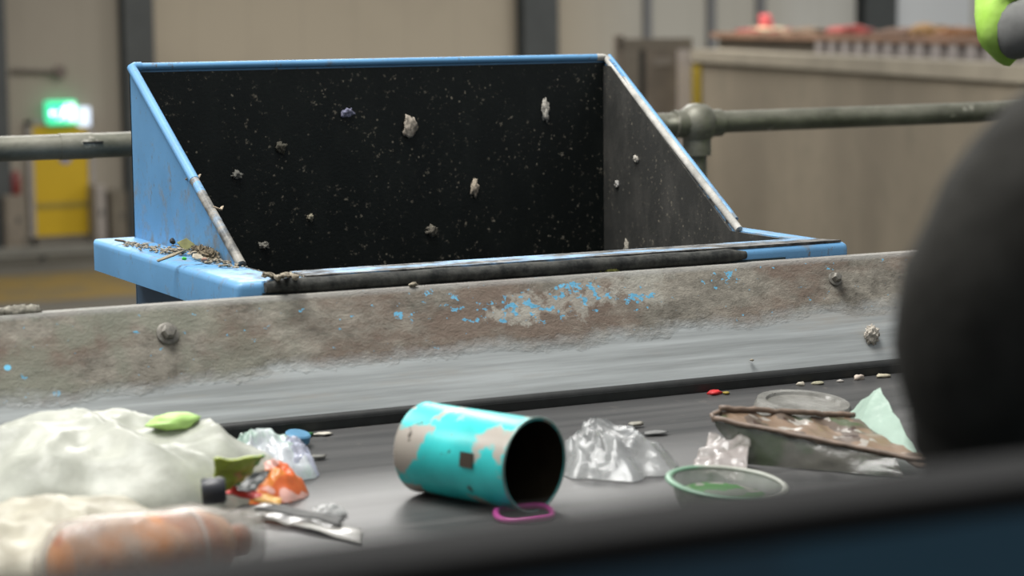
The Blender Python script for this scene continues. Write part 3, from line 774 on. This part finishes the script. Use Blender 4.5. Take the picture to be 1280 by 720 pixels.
# ================================================================ WASTE ON THE BELT
ZB = 3.2
def tagged(name, bm, mat, label, cat, smooth=True): return tag(obj(name, bm, mat, None, smooth), label, cat)
# teal tin on its side
mc = atZ(668, 581, ZB + .053); axis = V((.378, -.926, 0)).normalized(); Lt = .170; rt = .052
base = mc - axis * Lt
tn = thing('tin_can', 'open teal tin lying on its side on the belt', 'tin can', (base.x, base.y, ZB))
bm = new(); lathe(bm, [(0, .0), (rt - .004, 0), (rt, .002), (rt + .0012, .004), (rt, .008), (rt, Lt - .008), (rt + .0015, Lt - .004), (rt + .0005, Lt), (rt - .0015, Lt), (rt - .0015, Lt - .006), (rt - .002, .006), (0, .005)], base, axis, 64, (1, 1), .006, [0] * 8 + [1] * 3)
obj('tin_body', bm, [M['tin'], plain('tin_inside', (62, 56, 44), .35, .5, .2, 20)], tn, 40)
bm = new(); u_, w_ = frame_of(axis)
tube(bm, [mc + (u_ * math.cos(a) + w_ * math.sin(a)) * (rt + .0008) for a in [2 * math.pi * k / 64 for k in range(64)]], .0015, 8, True); obj('rolled_rim', bm, plain('tin_rim', (120, 146, 140), .35, .6, .1, 20), tn, True)
q = atZ(602, 574, ZB + .05); nrm = (CAM - q); ax = mc - axis * .055; side = (V((-.75, -.55, .12)) - axis * V((-.75, -.55, .12)).dot(axis)).normalized()
pc = ax + side * (rt + .001)
bm = new(); obox(bm, (0, 0, 0), (.017, .019, .0012)); b_m = Matrix((axis.cross(side), axis, side)).transposed().to_4x4(); bm.transform(Matrix.Translation(pc) @ b_m)
obj('torn_label', bm, plain('label_brown', (56, 44, 30), .7), tn)
# purple ring
c0 = atZ(655, 641, ZB + .004); bm = new()
tube(bm, [c0 + V((math.cos(a) * .033 * (1 + .1 * math.sin(2 * a)), math.sin(a) * .033, .001 * math.sin(3 * a))) for a in [2 * math.pi * k / 40 for k in range(40)]], .0036, 10, True)
tagged('plastic_ring', bm, plain('magenta_plastic', (176, 58, 140), .35, 0, .1, 40), 'magenta plastic ring on the belt just in front of the teal tin', 'ring')
# crumpled clear film
film = mat_film('grey_clear_film', (150, 151, 150), .62, (140, 142, 142), .25)
c0 = atZ(775, 586, ZB + .001); bm = new(); dome(bm, c0, .070, .066, .058, -.5, 3, 72, (-.42, .55), .34, 2.4, 1.1, .22)
tagged('crumpled_film', bm, film, 'crumpled clear film standing in a peak right of the teal tin', 'plastic film', 60)
# tub with green rim
tc = atZ(906, 634, ZB + .0)
tb = thing('plastic_tub', 'shallow clear plastic tub with green and white rim near the belt front', 'tub', tc)
bm = new(); lathe(bm, [(0, .002), (.050, .002), (.056, .012), (.062, .028), (.063, .028), (.0575, .011), (.051, 0), (0, 0)], tc, (.05, -.08, 1), 56)
obj('tub_body', bm, mat_film('cloudy_plastic', (168, 172, 164), .6, (120, 140, 116), .35), tb, 50)
bm = new(); ax_ = V((.05, -.08, 1)).normalized(); u_, w_ = frame_of(ax_)
ringp = [tc + ax_ * .029 + (u_ * math.cos(a) + w_ * math.sin(a)) * .0655 for a in [2 * math.pi * k / 64 for k in range(64)]]
tube(bm, ringp, .0042, 10, True, .6); 
m_ = NM('rim_green_white'); p = m_.sep(m_.obj); f_ = m_.ramp(p[0], -.004, .012); m_.col(m_.mix(f_, lin((104, 140, 116)), lin((160, 162, 152)))); m_.rough(.4)
obj('rim', bm, m_.m, tb, True)
bm = new(); lathe(bm, [(0, .0145), (.050, .0145), (.050, .0155), (0, .0155)], tc, (.05, -.08, 1), 40); obj('contents', bm, mat_patch('green_residue', (96, 104, 92), [((64, 110, 58), 28, .5), ((130, 130, 122), 45, .62)], .6), tb)
# pale clear cup under the tray
bm = new(); A_ = atZ(862, 590, ZB + .002); B_ = atZ(930, 600, ZB + .003); C_ = atZ(938, 548, ZB + .035); D_ = atZ(888, 540, ZB + .03)
sheet(bm, (A_, B_, C_, D_), .0012, 24, 18, .008, 40, 4)
tagged('film_scrap', bm, mat_film('pinkish_grey_film', (156, 148, 144), .7, (120, 116, 110), .35), 'grey plastic scrap propped under the left end of the dirty tray', 'plastic film')
# round clear lid behind
lc = atZ(1003, 517, ZB + .0); bm = new()
lathe(bm, [(0, .014), (.050, .014), (.052, .018), (.064, .018), (.066, .014), (.069, .004), (.070, .001), (.0685, .0), (.067, .004), (.063, .015), (.053, .015), (.051, .011), (0, .011)], lc, (.02, -.10, 1), 64)
tagged('round_lid', bm, mat_film('clear_lid', (150, 148, 142), .72, (120, 118, 112), .25), 'round clear plastic lid lying behind the dirty tray', 'lid', 40)
# dirty flat tray
A_ = atZ(893, 526, ZB + .052); B_ = atZ(1168, 582, ZB + .012); C_ = atZ(1068, 523, ZB + .035); D_ = atZ(900, 514, ZB + .06)
mt_ = mat_patch('mud_smeared_tray', (92, 80, 70), [((124, 104, 86), 26, .50), ((156, 150, 142), 40, .60), ((74, 82, 58), 22, .62), ((60, 40, 30), 30, .68)], .3)
ty = thing('food_tray', 'dirty brown plastic tray tilted across the belt at right', 'tray', (C_.x, C_.y, ZB))
bm = new(); F1 = atZ(1005, 572, ZB + .018); F2 = atZ(1160, 583, ZB + .010)
sheet(bm, (A_, B_, C_, D_), .002, 40, 16, .007, 32, 2, .003); obj('tray_floor', bm, mt_, ty, 60)
bm = new(); tube(bm, [A_.lerp(B_, k / 20) + V((0, 0, .003 + .002 * noise.noise(V((k * .6, 0, 0))))) for k in range(21)], .0032, 8); obj('front_edge', bm, plain('tray_edge_tan', (122, 104, 90), .5, 0, .2, 60), ty, True)
bm = new(); tube(bm, [D_.lerp(C_, k / 20) + V((0, 0, .004 + .003 * noise.noise(V((k * .7, 3, 0))))) for k in range(21)], .0036, 8); tube(bm, [A_, A_.lerp(D_, .5) + V((-.008, 0, .002)), D_], .003, 8); obj('back_edge', bm, plain('tray_edge_tan', (0, 0, 0)), ty, True)
bm = new(); sheet(bm, (A_, A_.lerp(B_, .82), A_.lerp(B_, .82) + V((-.004, -.03, -.018)), A_ + V((.016, -.03, -.05))), .0015, 24, 8, .004, 50, 6)
obj('torn_side_wall', bm, mat_film('dark_clear_plastic', (86, 84, 76), .7, (66, 76, 56), .25), ty, 60)
# mint pyramid
P0 = atZ(1062, 556, ZB + .003); P1 = atZ(1146, 566, ZB + .003); P2 = atZ(1120, 531, ZB + .003); AP = atZ(1100, 528, ZB + .01); AP = V((AP.x, AP.y, 0)); 
r_ = ray(1099, 484); AP = atY(1099, 484, (P0.y + P2.y) / 2)
bm = new(); vv = [bm.verts.new(p) for p in (P0, P1, P2)]; P3 = P0 + (P2 - P1) * .8; vv.append(bm.verts.new(P3)); ap = bm.verts.new(AP)
bm.faces.new(vv)
for k in range(4): bm.faces.new((vv[k], vv[(k + 1) % 4], ap))
bmesh.ops.subdivide_edges(bm, edges=bm.edges[:], cuts=7, use_grid_fill=True)
for v in bm.verts:
    v.co += V((noise.noise(v.co * 60), noise.noise(v.co * 60 + V((9, 0, 0))), noise.noise(v.co * 60 + V((0, 9, 0))))) * .0035 * min(1, (v.co.z - ZB) / .01)
bmesh.ops.recalc_face_normals(bm, faces=bm.faces[:])
tagged('paper_cone', bm, mat_film('mint_paper', (150, 172, 158), .95, (172, 190, 178), .5), 'pale mint crumpled paper cone standing behind the right end of the tray', 'paper', 50)
# bits along the belt edge
def bit(px, py, s_, rgb, nm, lab, seed, z=.012, flat=.35, cat='scrap'):
    p = atZ(px, py, ZB + z)
    if z == .016:          # lies on the raised belt edge
        p = atZ(px, py, ZB + .010); p.y = min(p.y, 2.664); p.z = ZB + max(0, min(.0125, (p.y - 2.575) * .15)) 
    bm = new(); lump(bm, p + V((0, 0, s_ * flat * .4)), (s_, s_ * .6, s_ * flat), seed, 2, .5)
    tagged(nm, bm, plain(nm + '_p%d' % seed, rgb, .6, 0, .15, 120), lab, cat)
bit(887, 493, .011, (196, 40, 44), 'red_scrap', 'bright red scrap at the far belt edge', 1, .016)
bit(908, 494, .006, (150, 130, 50), 'yellow_crumb', 'tiny dull yellow crumb right of the red scrap', 2, .016)
bit(998, 483, .007, (186, 178, 162), 'pale_crumb', 'round pale crumb at far belt edge behind the clear lid', 3, .016, .6)
bit(1020, 481, .012, (150, 146, 122), 'leaf_scrap', 'flat olive scrap at far belt edge', 4, .016, .2)
bit(1050, 479, .006, (170, 164, 156), 'white_flake', 'small white flake right of the olive scrap', 5, .016)
bit(1072, 476, .008, (190, 176, 162), 'cream_flake', 'pointed cream flake at far belt edge', 6, .016, .7)
bit(1094, 471, .012, (168, 160, 138), 'beige_scrap', 'long beige scrap at far belt edge beside the dark sleeve', 7, .016, .3)
bit(795, 531, .012, (150, 146, 134), 'stone_crumb', 'flat beige crumb lying on the belt behind the crumpled film', 8, .004, .25)
bit(782, 519, .009, (110, 150, 146), 'teal_flake', 'tiny pale teal flake behind the crumpled film', 9, .004, .2)
bit(820, 541, .018, (120, 120, 118), 'grey_flake', 'flat grey film flake right of the crumpled film', 10, .003, .1)
bit(806, 509, .010, (132, 126, 114), 'tan_flake', 'thin tan flake near the far belt edge above the film', 11, .004, .2)
# spoon-like strips at the front of the tin on the belt
bit(398, 572, .011, (118, 116, 110), 'grey_crumb', 'grey crumb on the belt right of the lavender plastic', 12, .003, .25)

# left hand heap ------------------------------------------------------
white = mat_film('milky_film', (178, 179, 168), .93, (158, 160, 149), .4, 9, (.42, .6))
cream = mat_film('cream_film', (182, 177, 160), .95, (158, 152, 136), .45, 12, (.45, .6))
c0 = atZ(165, 640, ZB + .001); bm = new()
dome(bm, V((.695, 2.455, ZB + .001)), .210, .16, .105, -.15, 11, 120, (.0, .15), .34, 1.7, .40, .10)
bag = tagged('white_plastic_bag', bm, white, 'large milky white plastic bag filling the left of the belt', 'plastic bag', 70)
bm = new(); dome(bm, V((.575, 2.20, ZB + .001)), .15, .115, .066, .2, 17, 90, (0, .1), .25, 1.7, .5, .10)
tagged('cream_plastic_bag', bm, cream, 'cream plastic bag in front of the large milky bag', 'plastic bag', 70)
# green print patch: wrapper on top of bag
def patchlump(px, py, Y, s3, rot, mat, nm, lab, cat, seed, sub=3, amp=.25):
    p = atY(px, py, Y); bm = new(); lump(bm, p, s3, seed, sub, amp, 1.8, rot); return tagged(nm, bm, mat, lab, cat)
patchlump(217, 527, 2.47, (.032, .02, .010), 0, plain('lime_film', (168, 206, 118), .5, 0, .1, 20), 'lime_wrapper', 'pale lime green wrapper scrap on top of the large milky bag', 'wrapper', 41)
# clear bottle-ish end at right of bag
bm = new(); c0 = atZ(335, 590, ZB + .001); dome(bm, c0, .055, .065, .055, .4, 23, 56, (0, .2), .35, 3, .8, .14)
tagged('clear_pouch', bm, mat_film('pale_lavender_film', (196, 200, 204), .8, (174, 196, 184), .25), 'clear pale pouch at the right end of the milky bag', 'pouch', 60)
# green and yellow wrapper
A_ = atZ(262, 612, ZB + .035); B_ = atZ(300, 607, ZB + .03); C_ = atZ(332, 570, ZB + .07); D_ = atZ(268, 573, ZB + .075)
bm = new(); sheet(bm, (A_, B_, C_, D_), .003, 20, 20, .008, 40, 8)
tagged('snack_wrapper', bm, mat_patch('green_yellow_print', (150, 164, 60), [((84, 150, 50), 26, .5), ((168, 136, 86), 22, .58)], .4), 'green and yellow crumpled wrapper above the black bottle cap', 'wrapper')
# black cap
p = atZ(252, 615, ZB + .045); bm = new(); lathe(bm, [(0, 0), (.013, 0), (.0145, .002), (.0145, .022), (.012, .026), (0, .026)], p, (.9, -.3, .05), 28)
tagged('bottle_cap', bm, plain('black_plastic', (44, 46, 52), .4), 'black plastic bottle cap between the bag and the orange wrapper', 'bottle cap', 40)
# orange red wrapper: folded packet
pk = thing('crisp_packet', 'orange, black and pink crisp packet on the belt below the lavender plastic', 'packet', atZ(325, 625, ZB))
A_ = atZ(288, 630, ZB + .012); B_ = atZ(382, 632, ZB + .006); C_ = atZ(372, 592, ZB + .03); D_ = atZ(318, 596, ZB + .05)
bm = new(); dome(bm, atZ(338, 620, ZB + .001), .045, .042, .045, .3, 31, 56, (.1, .3), .28, 2.5, .8, .12)
obj('foil_body', bm, mat_patch('orange_print', (208, 122, 52), [((196, 92, 40), 20, .5), ((214, 164, 152), 24, .58)], .35), pk, 60)
bm = new(); sheet(bm, (atZ(276, 614, ZB + .028), atZ(350, 632, ZB + .012), atZ(352, 622, ZB + .02), atZ(280, 604, ZB + .034)), .002, 16, 8, .003, 60, 3)
obj('red_yellow_strip', bm, mat_patch('red_yellow_print', (200, 60, 56), [((220, 170, 90), 30, .52)], .4), pk)
bm = new(); sheet(bm, (atZ(296, 612, ZB + .05), atZ(318, 612, ZB + .052), atZ(338, 588, ZB + .066), atZ(316, 590, ZB + .066)), .002, 12, 12, .003, 60, 5)
obj('black_corner', bm, plain('black_foil', (40, 44, 42), .3), pk)
# long strips
bm = new(); sheet(bm, (atZ(300, 640, ZB + .006), atZ(452, 676, ZB + .004), atZ(452, 660, ZB + .004), atZ(330, 628, ZB + .012)), .002, 30, 6, .004, 30, 7)
tagged('film_strip', bm, mat_film('silver_film', (176, 174, 168), .85, (150, 148, 142), .3), 'long silvery film strip lying towards the front right of the heap', 'film strip')
bm = new(); sheet(bm, (atZ(318, 634, ZB + .016), atZ(425, 655, ZB + .010), atZ(430, 647, ZB + .012), atZ(345, 630, ZB + .018)), .002, 24, 5, .002, 30, 9)
tagged('dark_strip', bm, plain('dark_card', (56, 56, 54), .6), 'narrow dark strip lying along the silvery film strip', 'strip')
bm = new(); dome(bm, atZ(410, 644, ZB + .002), .022, .015, .014, 0, 33, 36, (0, 0), .4, 3, .8, .15)
tagged('film_tuft', bm, mat_film('bright_film', (190, 190, 188), .8), 'small bright tuft of film at the tip of the dark strip', 'film scrap')
# lavender plastic
bm = new(); dome(bm, atZ(368, 592, ZB + .001), .030, .032, .048, .2, 37, 44, (0, .2), .3, 3, 1., .12)
tagged('lavender_film', bm, mat_film('lavender_film', (186, 188, 204), .85), 'lavender tinted crumpled plastic at right edge of the heap', 'plastic film', 60)
# blue cap, green bit, white bit by the seal
p = atZ(369, 552, ZB + .012); bm = new(); lathe(bm, [(0, 0), (.014, 0), (.016, .002), (.0165, .011), (.0145, .013), (0, .013)], p + V((0, -.006, .0)), (.1, -.2, 1), 28)
tagged('blue_cap', bm, plain('blue_plastic', (86, 138, 172), .4), 'small blue bottle cap at the far belt edge above the heap', 'bottle cap', 40)
bit(380, 547, .013, (38, 108, 50), 'green_scrap', 'dark green scrap touching the blue cap', 14, .016, .25)
bit(404, 545, .013, (196, 190, 176), 'white_strip', 'thin white strip right of the dark green scrap', 15, .016, .15)
# orange bottle in a clear sleeve, front left
ob_ = thing('orange_bottle', 'orange plastic bottle lying at the front left of the belt', 'bottle', atZ(170, 720, ZB))
b0 = atZ(95, 705, ZB + .042); b1 = atZ(285, 676, ZB + .036); axb = (b1 - b0).normalized(); Lb = (b1 - b0).length
bm = new(); lathe(bm, [(0, -.02), (.024, -.018), (.034, -.008), (.037, .01), (.037, Lb * .30), (.033, Lb * .36), (.037, Lb * .42), (.036, Lb * .8), (.028, Lb * .93), (.014, Lb * 1.02), (0, Lb * 1.02)], b0, axb, 40, (1, 1), .03)
obj('bottle_body', bm, mat_patch('orange_bottle', (190, 122, 66), [((172, 96, 52), 14, .5), ((180, 146, 104), 20, .60)], .3), ob_, True)
bm = new(); ce = b0 + axb * Lb * .72; u_, w_ = frame_of(axb)
tube(bm, [ce + (u_ * math.cos(a) + w_ * math.sin(a)) * .0375 for a in [2 * math.pi * k / 40 for k in range(40)]], .0022, 8, True); obj('pale_ring', bm, plain('pale_band', (196, 176, 168), .4), ob_, True)
bm = new(); lathe(bm, [(.015, 0), (.015, .014), (.013, .017), (0, .017)], b0 + axb * Lb * 1.015, axb, 24); cp_ = obj('cap', bm, plain('brown_orange_cap', (150, 80, 44), .4), ob_, 40)
bm = new(); lathe(bm, [(.030, -.03), (.040, -.015), (.0415, .02), (.040, Lb * .5), (.0425, Lb * .8), (.034, Lb * .98), (.030, Lb * 1.15), (.0295, Lb * 1.15), (.0335, Lb * .98), (.042, Lb * .8), (.0395, Lb * .5), (.041, .02), (.0395, -.015)], b0, axb, 44, (1, 1), .06)
obj('clear_sleeve', bm, mat_film('sleeve_film', (176, 170, 160), .28, (190, 184, 174), .3), ob_, True)
patchlump(38, 716, 2.13, (.03, .02, .012), 0, plain('green_film', (60, 128, 84), .5), 'green_film_scrap', 'green film scrap at the bottom left in front of the orange bottle', 'film scrap', 43)
bit(172, 653, .012, (112, 104, 90), 'mud_crumb', 'grey brown crumb on the cream bag beside the orange bottle', 16, .06, .5)

# ================================================================ PEOPLE
def skin_mesh(name, chains, mat, parent, sub=2, root=0, smooth=True):
    """chains: list of [(point, radius), ...]; first point of later chains may coincide with an earlier vertex"""
    verts, rad, edges = [], [], []
    def vid(p, r):
        for i, q in enumerate(verts):
            if (V(p) - q).length < 1e-4: return i
        verts.append(V(p)); rad.append(r); return len(verts) - 1
    for chn in chains:
        prev = None
        for p, r in chn:
            i = vid(p, r)
            if prev is not None and prev != i: edges.append((prev, i))
            prev = i
    o0 = verts[0].copy()
    me = bpy.data.meshes.new(name); me.from_pydata([v - o0 for v in verts], edges, []); me.materials.append(mat)
    o = bpy.data.objects.new(name, me); C.objects.link(o)
    if parent is not None: o.parent = parent; o.location = o0 - ORG[parent.name]
    else: o.location = o0
    ORG[o.name] = o0
    md = o.modifiers.new('Skin', 'SKIN'); md.use_smooth_shade = True
    if not me.skin_vertices: me.skin_vertices.new()
    for i, sv in enumerate(me.skin_vertices[0].data):
        r = rad[i]; sv.radius = r if isinstance(r, tuple) else (r, r); sv.use_root = (i == root)
    sb = o.modifiers.new('Sub', 'SUBSURF'); sb.levels = sub; sb.render_levels = sub
    return o

def person(label, base, face, shoulderR, elbowR, wristR, shoulderL, elbowL, wristL, chest, neck, head, jacket, cuff, trousers, hat, hatrgb, baggy=1., midL=None, radL=None):
    """base = point between the feet; face = unit facing direction (xy)"""
    face = V(face).normalized(); rgt = V((face.y, -face.x, 0)); up = V((0, 0, 1)); base = V(base)
    t = thing('person', label, 'person', base)
    skin = plain('skin_tone', (188, 140, 114), .5, 0, .05, 30)
    pelvis = base + up * .93; hl, hr_ = pelvis - rgt * .095 - up * .04, pelvis + rgt * .095 - up * .04
    kl, kr = base - rgt * .12 + up * .50 + face * .03, base + rgt * .12 + up * .50 + face * .03
    al, ar = base - rgt * .13 + up * .09, base + rgt * .13 + up * .09
    tl, tr = al + face * .14 - up * .05, ar + face * .14 - up * .05
    waist = pelvis.lerp(chest, .45)
    chains = [[(pelvis, .13), (waist, .125), (chest, (.15, .13)), (neck, .058), (head - up * .05, .062)],
              [(pelvis, .13), (hl, .095), (kl, .058), (al, .04), (tl, .033)], [(pelvis, .13), (hr_, .095), (kr, .058), (ar, .04), (tr, .033)]]
    for S, E_, W in ((shoulderR, elbowR, wristR), (shoulderL, elbowL, wristL)):
        mid_ = V(midL) if (midL and S is shoulderL) else V(S).lerp(V(E_), .5)
        chains.append([(chest, .15), (V(S), .062), (mid_, .05), (V(E_), .042), (V(E_).lerp(V(W), .5), .037), (V(W), .026)])
    skin_mesh('body', chains, skin, t)
    # head with face
    hd = t
    bm = new(); b2 = new(); bmesh.ops.create_uvsphere(b2, u_segments=32, v_segments=24, radius=1)
    for v in b2.verts:
        c = v.co
        x, y, z = c.x * .076, c.y * .095, c.z * .118
        if z < 0: x *= 1 - .28 * (-c.z) ; y = y * (1 - .12 * (-c.z)) + .012 * (-c.z)
        if c.y > .6 and -.15 < c.z < .25 and .2 < abs(c.x) < .55: y -= .007
        v.co = V((x, y, z))
    Mh = Matrix.Translation(head + up * .03) @ Matrix((rgt, face, up)).transposed().to_4x4()
    lump(b2, V((0, .094, -.02)), (.013, .020, .022), 1, 2, .05); lump(b2, V((0, .100, -.034)), (.017, .013, .010), 1, 2, .05)
    for s_ in (-1, 1): lump(b2, V((s_ * .075, -.002, -.01)), (.010, .018, .030), 1, 2, .05)
    b2.transform(Mh); join(bm, b2); hm = obj('head', bm, skin, t, True)
    for s_ in (-1, 1):
        bm = new(); lump(bm, V((s_ * .030, .081, .008)), (.012, .009, .008), 1, 2, 0); bm.transform(Mh); obj('eye', bm, plain('eye_white', (220, 220, 215), .3), hm, True)
        bm = new(); lump(bm, V((s_ * .030, .0905, .008)), (.005, .002, .005), 1, 2, 0); bm.transform(Mh); obj('pupil', bm, plain('pupil_dark', (30, 24, 20), .3), hm, True)
    bm = new(); lump(bm, V((0, .093, -.060)), (.023, .007, .007), 1, 2, .05); bm.transform(Mh); obj('mouth', bm, plain('lip_tone', (150, 90, 80), .5), hm, True)
    bm = new(); b2 = new(); bmesh.ops.create_uvsphere(b2, u_segments=32, v_segments=24, radius=1)
    for v in b2.verts: v.co = V((v.co.x * .086, v.co.y * .106, max(v.co.z, -.05) * .125 + .012))
    for v in b2.verts:
        if v.co.y > .03 and v.co.z < .045: v.co.z = .045
    b2.transform(Mh); join(bm, b2); obj(hat, bm, plain(hat + '_%d' % hatrgb[0], hatrgb, .8), t, True)
    # clothing
    jk = [[(pelvis - up * .04, .165 * baggy), (waist, .16 * baggy), (chest, (.195, .165)), (neck - up * .01, .078)]]
    for S, E_, W in ((shoulderR, elbowR, wristR), (shoulderL, elbowL, wristL)):
        mid_ = V(midL) if (midL and S is shoulderL) else V(S).lerp(V(E_), .5)
        S, E_, W = V(S), V(E_), V(W)
        ra_ = radL if (midL and (mid_ - V(midL)).length < 1e-6) else (.085 * baggy, .07 * baggy, .064 * baggy)
        jk.append([(chest, .18), (S, ra_[0]), (mid_, ra_[1]), (E_, ra_[2]), (E_.lerp(W, .17 if cuff else .5), .056 * baggy)] + ([(E_.lerp(W, .92), .045)] if not cuff else []))
    j = skin_mesh('jacket', jk, jacket, t)
    tx = bpy.data.textures.get('cloth_folds') or bpy.data.textures.new('cloth_folds', 'CLOUDS'); tx.noise_scale = .09; tx.noise_depth = 1
    dm = j.modifiers.new('Folds', 'DISPLACE'); dm.texture = tx; dm.strength = .030; dm.mid_level = .5
    if cuff:
        for S, E_, W in ((shoulderR, elbowR, wristR), (shoulderL, elbowL, wristL)):
            E_, W = V(E_), V(W); skin_mesh('undersleeve', [[(E_.lerp(W, .0), .052), (E_.lerp(W, .14), .058), (E_.lerp(W, .5), .052), (E_.lerp(W, .93), .04)]], cuff, j)
    tz = [[(pelvis, .148), (hl, .112), (kl, .08), (al + up * .02, .062)], [(pelvis, .148), (hr_, .112), (kr, .08), (ar + up * .02, .062)]]
    skin_mesh('trousers', tz, trousers, t)
    for A0, T0 in ((al, tl), (ar, tr)):
        A1 = V((A0.x, A0.y, base.z + .055)); T1 = V((T0.x, T0.y, base.z + .045))
        skin_mesh('boot', [[(A1 + up * .10, .056), (A1, .052), (A1.lerp(T1, .55), .046), (T1, .042)]], plain('boot_black', (28, 26, 24), .6), t)
    # gloved hands: palm, four fingers, thumb
    gm = plain('work_glove', (60, 62, 60), .7)
    for E_, W, sgn in ((V(elbowR), V(wristR), 1), (V(elbowL), V(wristL), -1)):
        d_ = (W - E_).normalized(); side = d_.cross(up).normalized(); dn = side.cross(d_).normalized()
        if dn.z > 0: dn = -dn
        palm = W + d_ * .045; chs = [[(W, .028), (palm, (.040, .018))]]
        for f_i, (o_, ln) in enumerate(((-.030, .062), (-.010, .074), (.010, .070), (.030, .054))):
            k0 = W + d_ * .085 + side * o_; k1 = k0 + d_ * ln * .45 + dn * ln * .18; k2 = k1 + d_ * ln * .25 + dn * ln * .3; k3 = k2 + dn * ln * .25 + d_ * .005
            chs.append([(palm, (.040, .018)), (k0, .0125), (k1, .0105), (k2, .0095), (k3, .0085)])
        th = W + d_ * .02 + side * .034 * sgn; chs.append([(palm, .03), (th, .015), (th + side * .02 * sgn + d_ * .03, .012), (th + side * .018 * sgn + d_ * .055 + dn * .015, .0095)])
        skin_mesh('glove', chs, gm, t)
    return t

def fabric(name, a, b, sc=40):
    m = NM(name); n = m.noise(sc, 5); m.col(m.mix(m.ramp(n, .35, .65), lin(a), lin(b))); m.rough(.9); m.bump(m.noise(9, 3), .5, .02)
    m.b.inputs['Specular IOR Level'].default_value = .15
    return m.m
dark = fabric('dark_grey_fleece', (36, 35, 32), (46, 45, 42))
# near worker: stands at the near side, his bent left arm juts into the picture
Sn, Mn, En = atY(1374, 200, .99), atY(1262, 330, 1.0), atY(1240, 500, 1.02)
Wn = V((En.x + .16, En.y + .16, En.z - .08))
person('worker in dark jacket close to the camera, bent arm jutting in at right', (1.18, .97, ZP), (.35, .94, 0),
       (1.36, .92, 3.72), (1.50, 1.0, 3.48), (1.52, 1.26, 3.40), tuple(Sn), tuple(En), tuple(Wn),
       V((1.15, .975, 3.65)), V((1.155, 1.02, 3.83)), V((1.16, 1.10, 3.96)), dark, None, plain('black_work_trousers', (30, 30, 32), .9), 'beanie', (34, 34, 36), 1., tuple(Mn), (.072, .066, .068))
# far worker in high visibility jacket, on the far side of the belt
hv = fabric('hi_vis_green', (146, 190, 72), (172, 210, 104), 14)
person('worker in bright green high visibility jacket beyond the belt at right', (3.02, 3.32, ZP), (-.25, -.97, 0),
       (2.80, 3.30, 3.93), (2.622, 3.24, 3.700), (2.78, 3.03, 3.79),
       (3.25, 3.26, 3.90), (3.35, 3.08, 3.62), (3.21, 2.86, 3.50),
       V((3.01, 3.30, 3.84)), V((2.99, 3.27, 4.02)), V((2.97, 3.22, 4.14)), hv, plain('grey_undersleeve', (104, 104, 102), .8), plain('navy_trousers', (36, 40, 54), .9), 'cap', (40, 44, 60), 1.2)

# ================================================================ LIGHT AND CAMERA
w = bpy.data.worlds.new('World'); bpy.context.scene.world = w; w.use_nodes = True
w.node_tree.nodes['Background'].inputs[0].default_value = (.95, .98, 1.0, 1); w.node_tree.nodes['Background'].inputs[1].default_value = .48
def lamp(name, loc, size, power, rot=(0, 0, 0), col=(1, 1, 1), sy=None):
    l = bpy.data.lights.new(name, 'AREA'); l.size = size; l.energy = power; l.color = col
    if sy: l.shape = 'RECTANGLE'; l.size_y = sy
    o = bpy.data.objects.new(name, l); C.objects.link(o); o.location = loc; o.rotation_euler = rot; return o
lamp('hall_light', (0, 3.2, 8.5), 3.5, 620, (0, 0, 0), (1, .99, .96), 3)
lamp('hall_light', (-5, 7, 8.5), 3, 430, (0, 0, 0), (1, .98, .95), 3)
lamp('hall_light', (5, 13, 8.8), 4, 1050, (0, 0, 0), (1, .98, .94), 4)  # extra unseen lamp, added to brighten the waste bay
lamp('hall_light', (12, 25, 8.8), 5, 1250, (0, 0, 0), (1, .96, .9), 5)
lamp('hall_light', (24, 25, 8.8), 5, 1400, (0, 0, 0), (1, .98, .95), 5)
cam = bpy.data.cameras.new('camera'); co = bpy.data.objects.new('camera', cam); C.objects.link(co)
cam.sensor_width = 36; cam.lens = 36 * F / 1280; cam.clip_start = .05; cam.clip_end = 300
co.matrix_world = Matrix.Translation(CAM) @ Matrix((EX, EY, EZ)).to_4x4()
cam.dof.use_dof = True; cam.dof.focus_distance = 3.35; cam.dof.aperture_fstop = 4.6
sc = bpy.context.scene; sc.camera = co
vs_ = sc.view_settings; vs_.view_transform = 'Standard'; vs_.look = 'None'; vs_.exposure = -.1; vs_.gamma = 1; vs_.use_curve_mapping = False
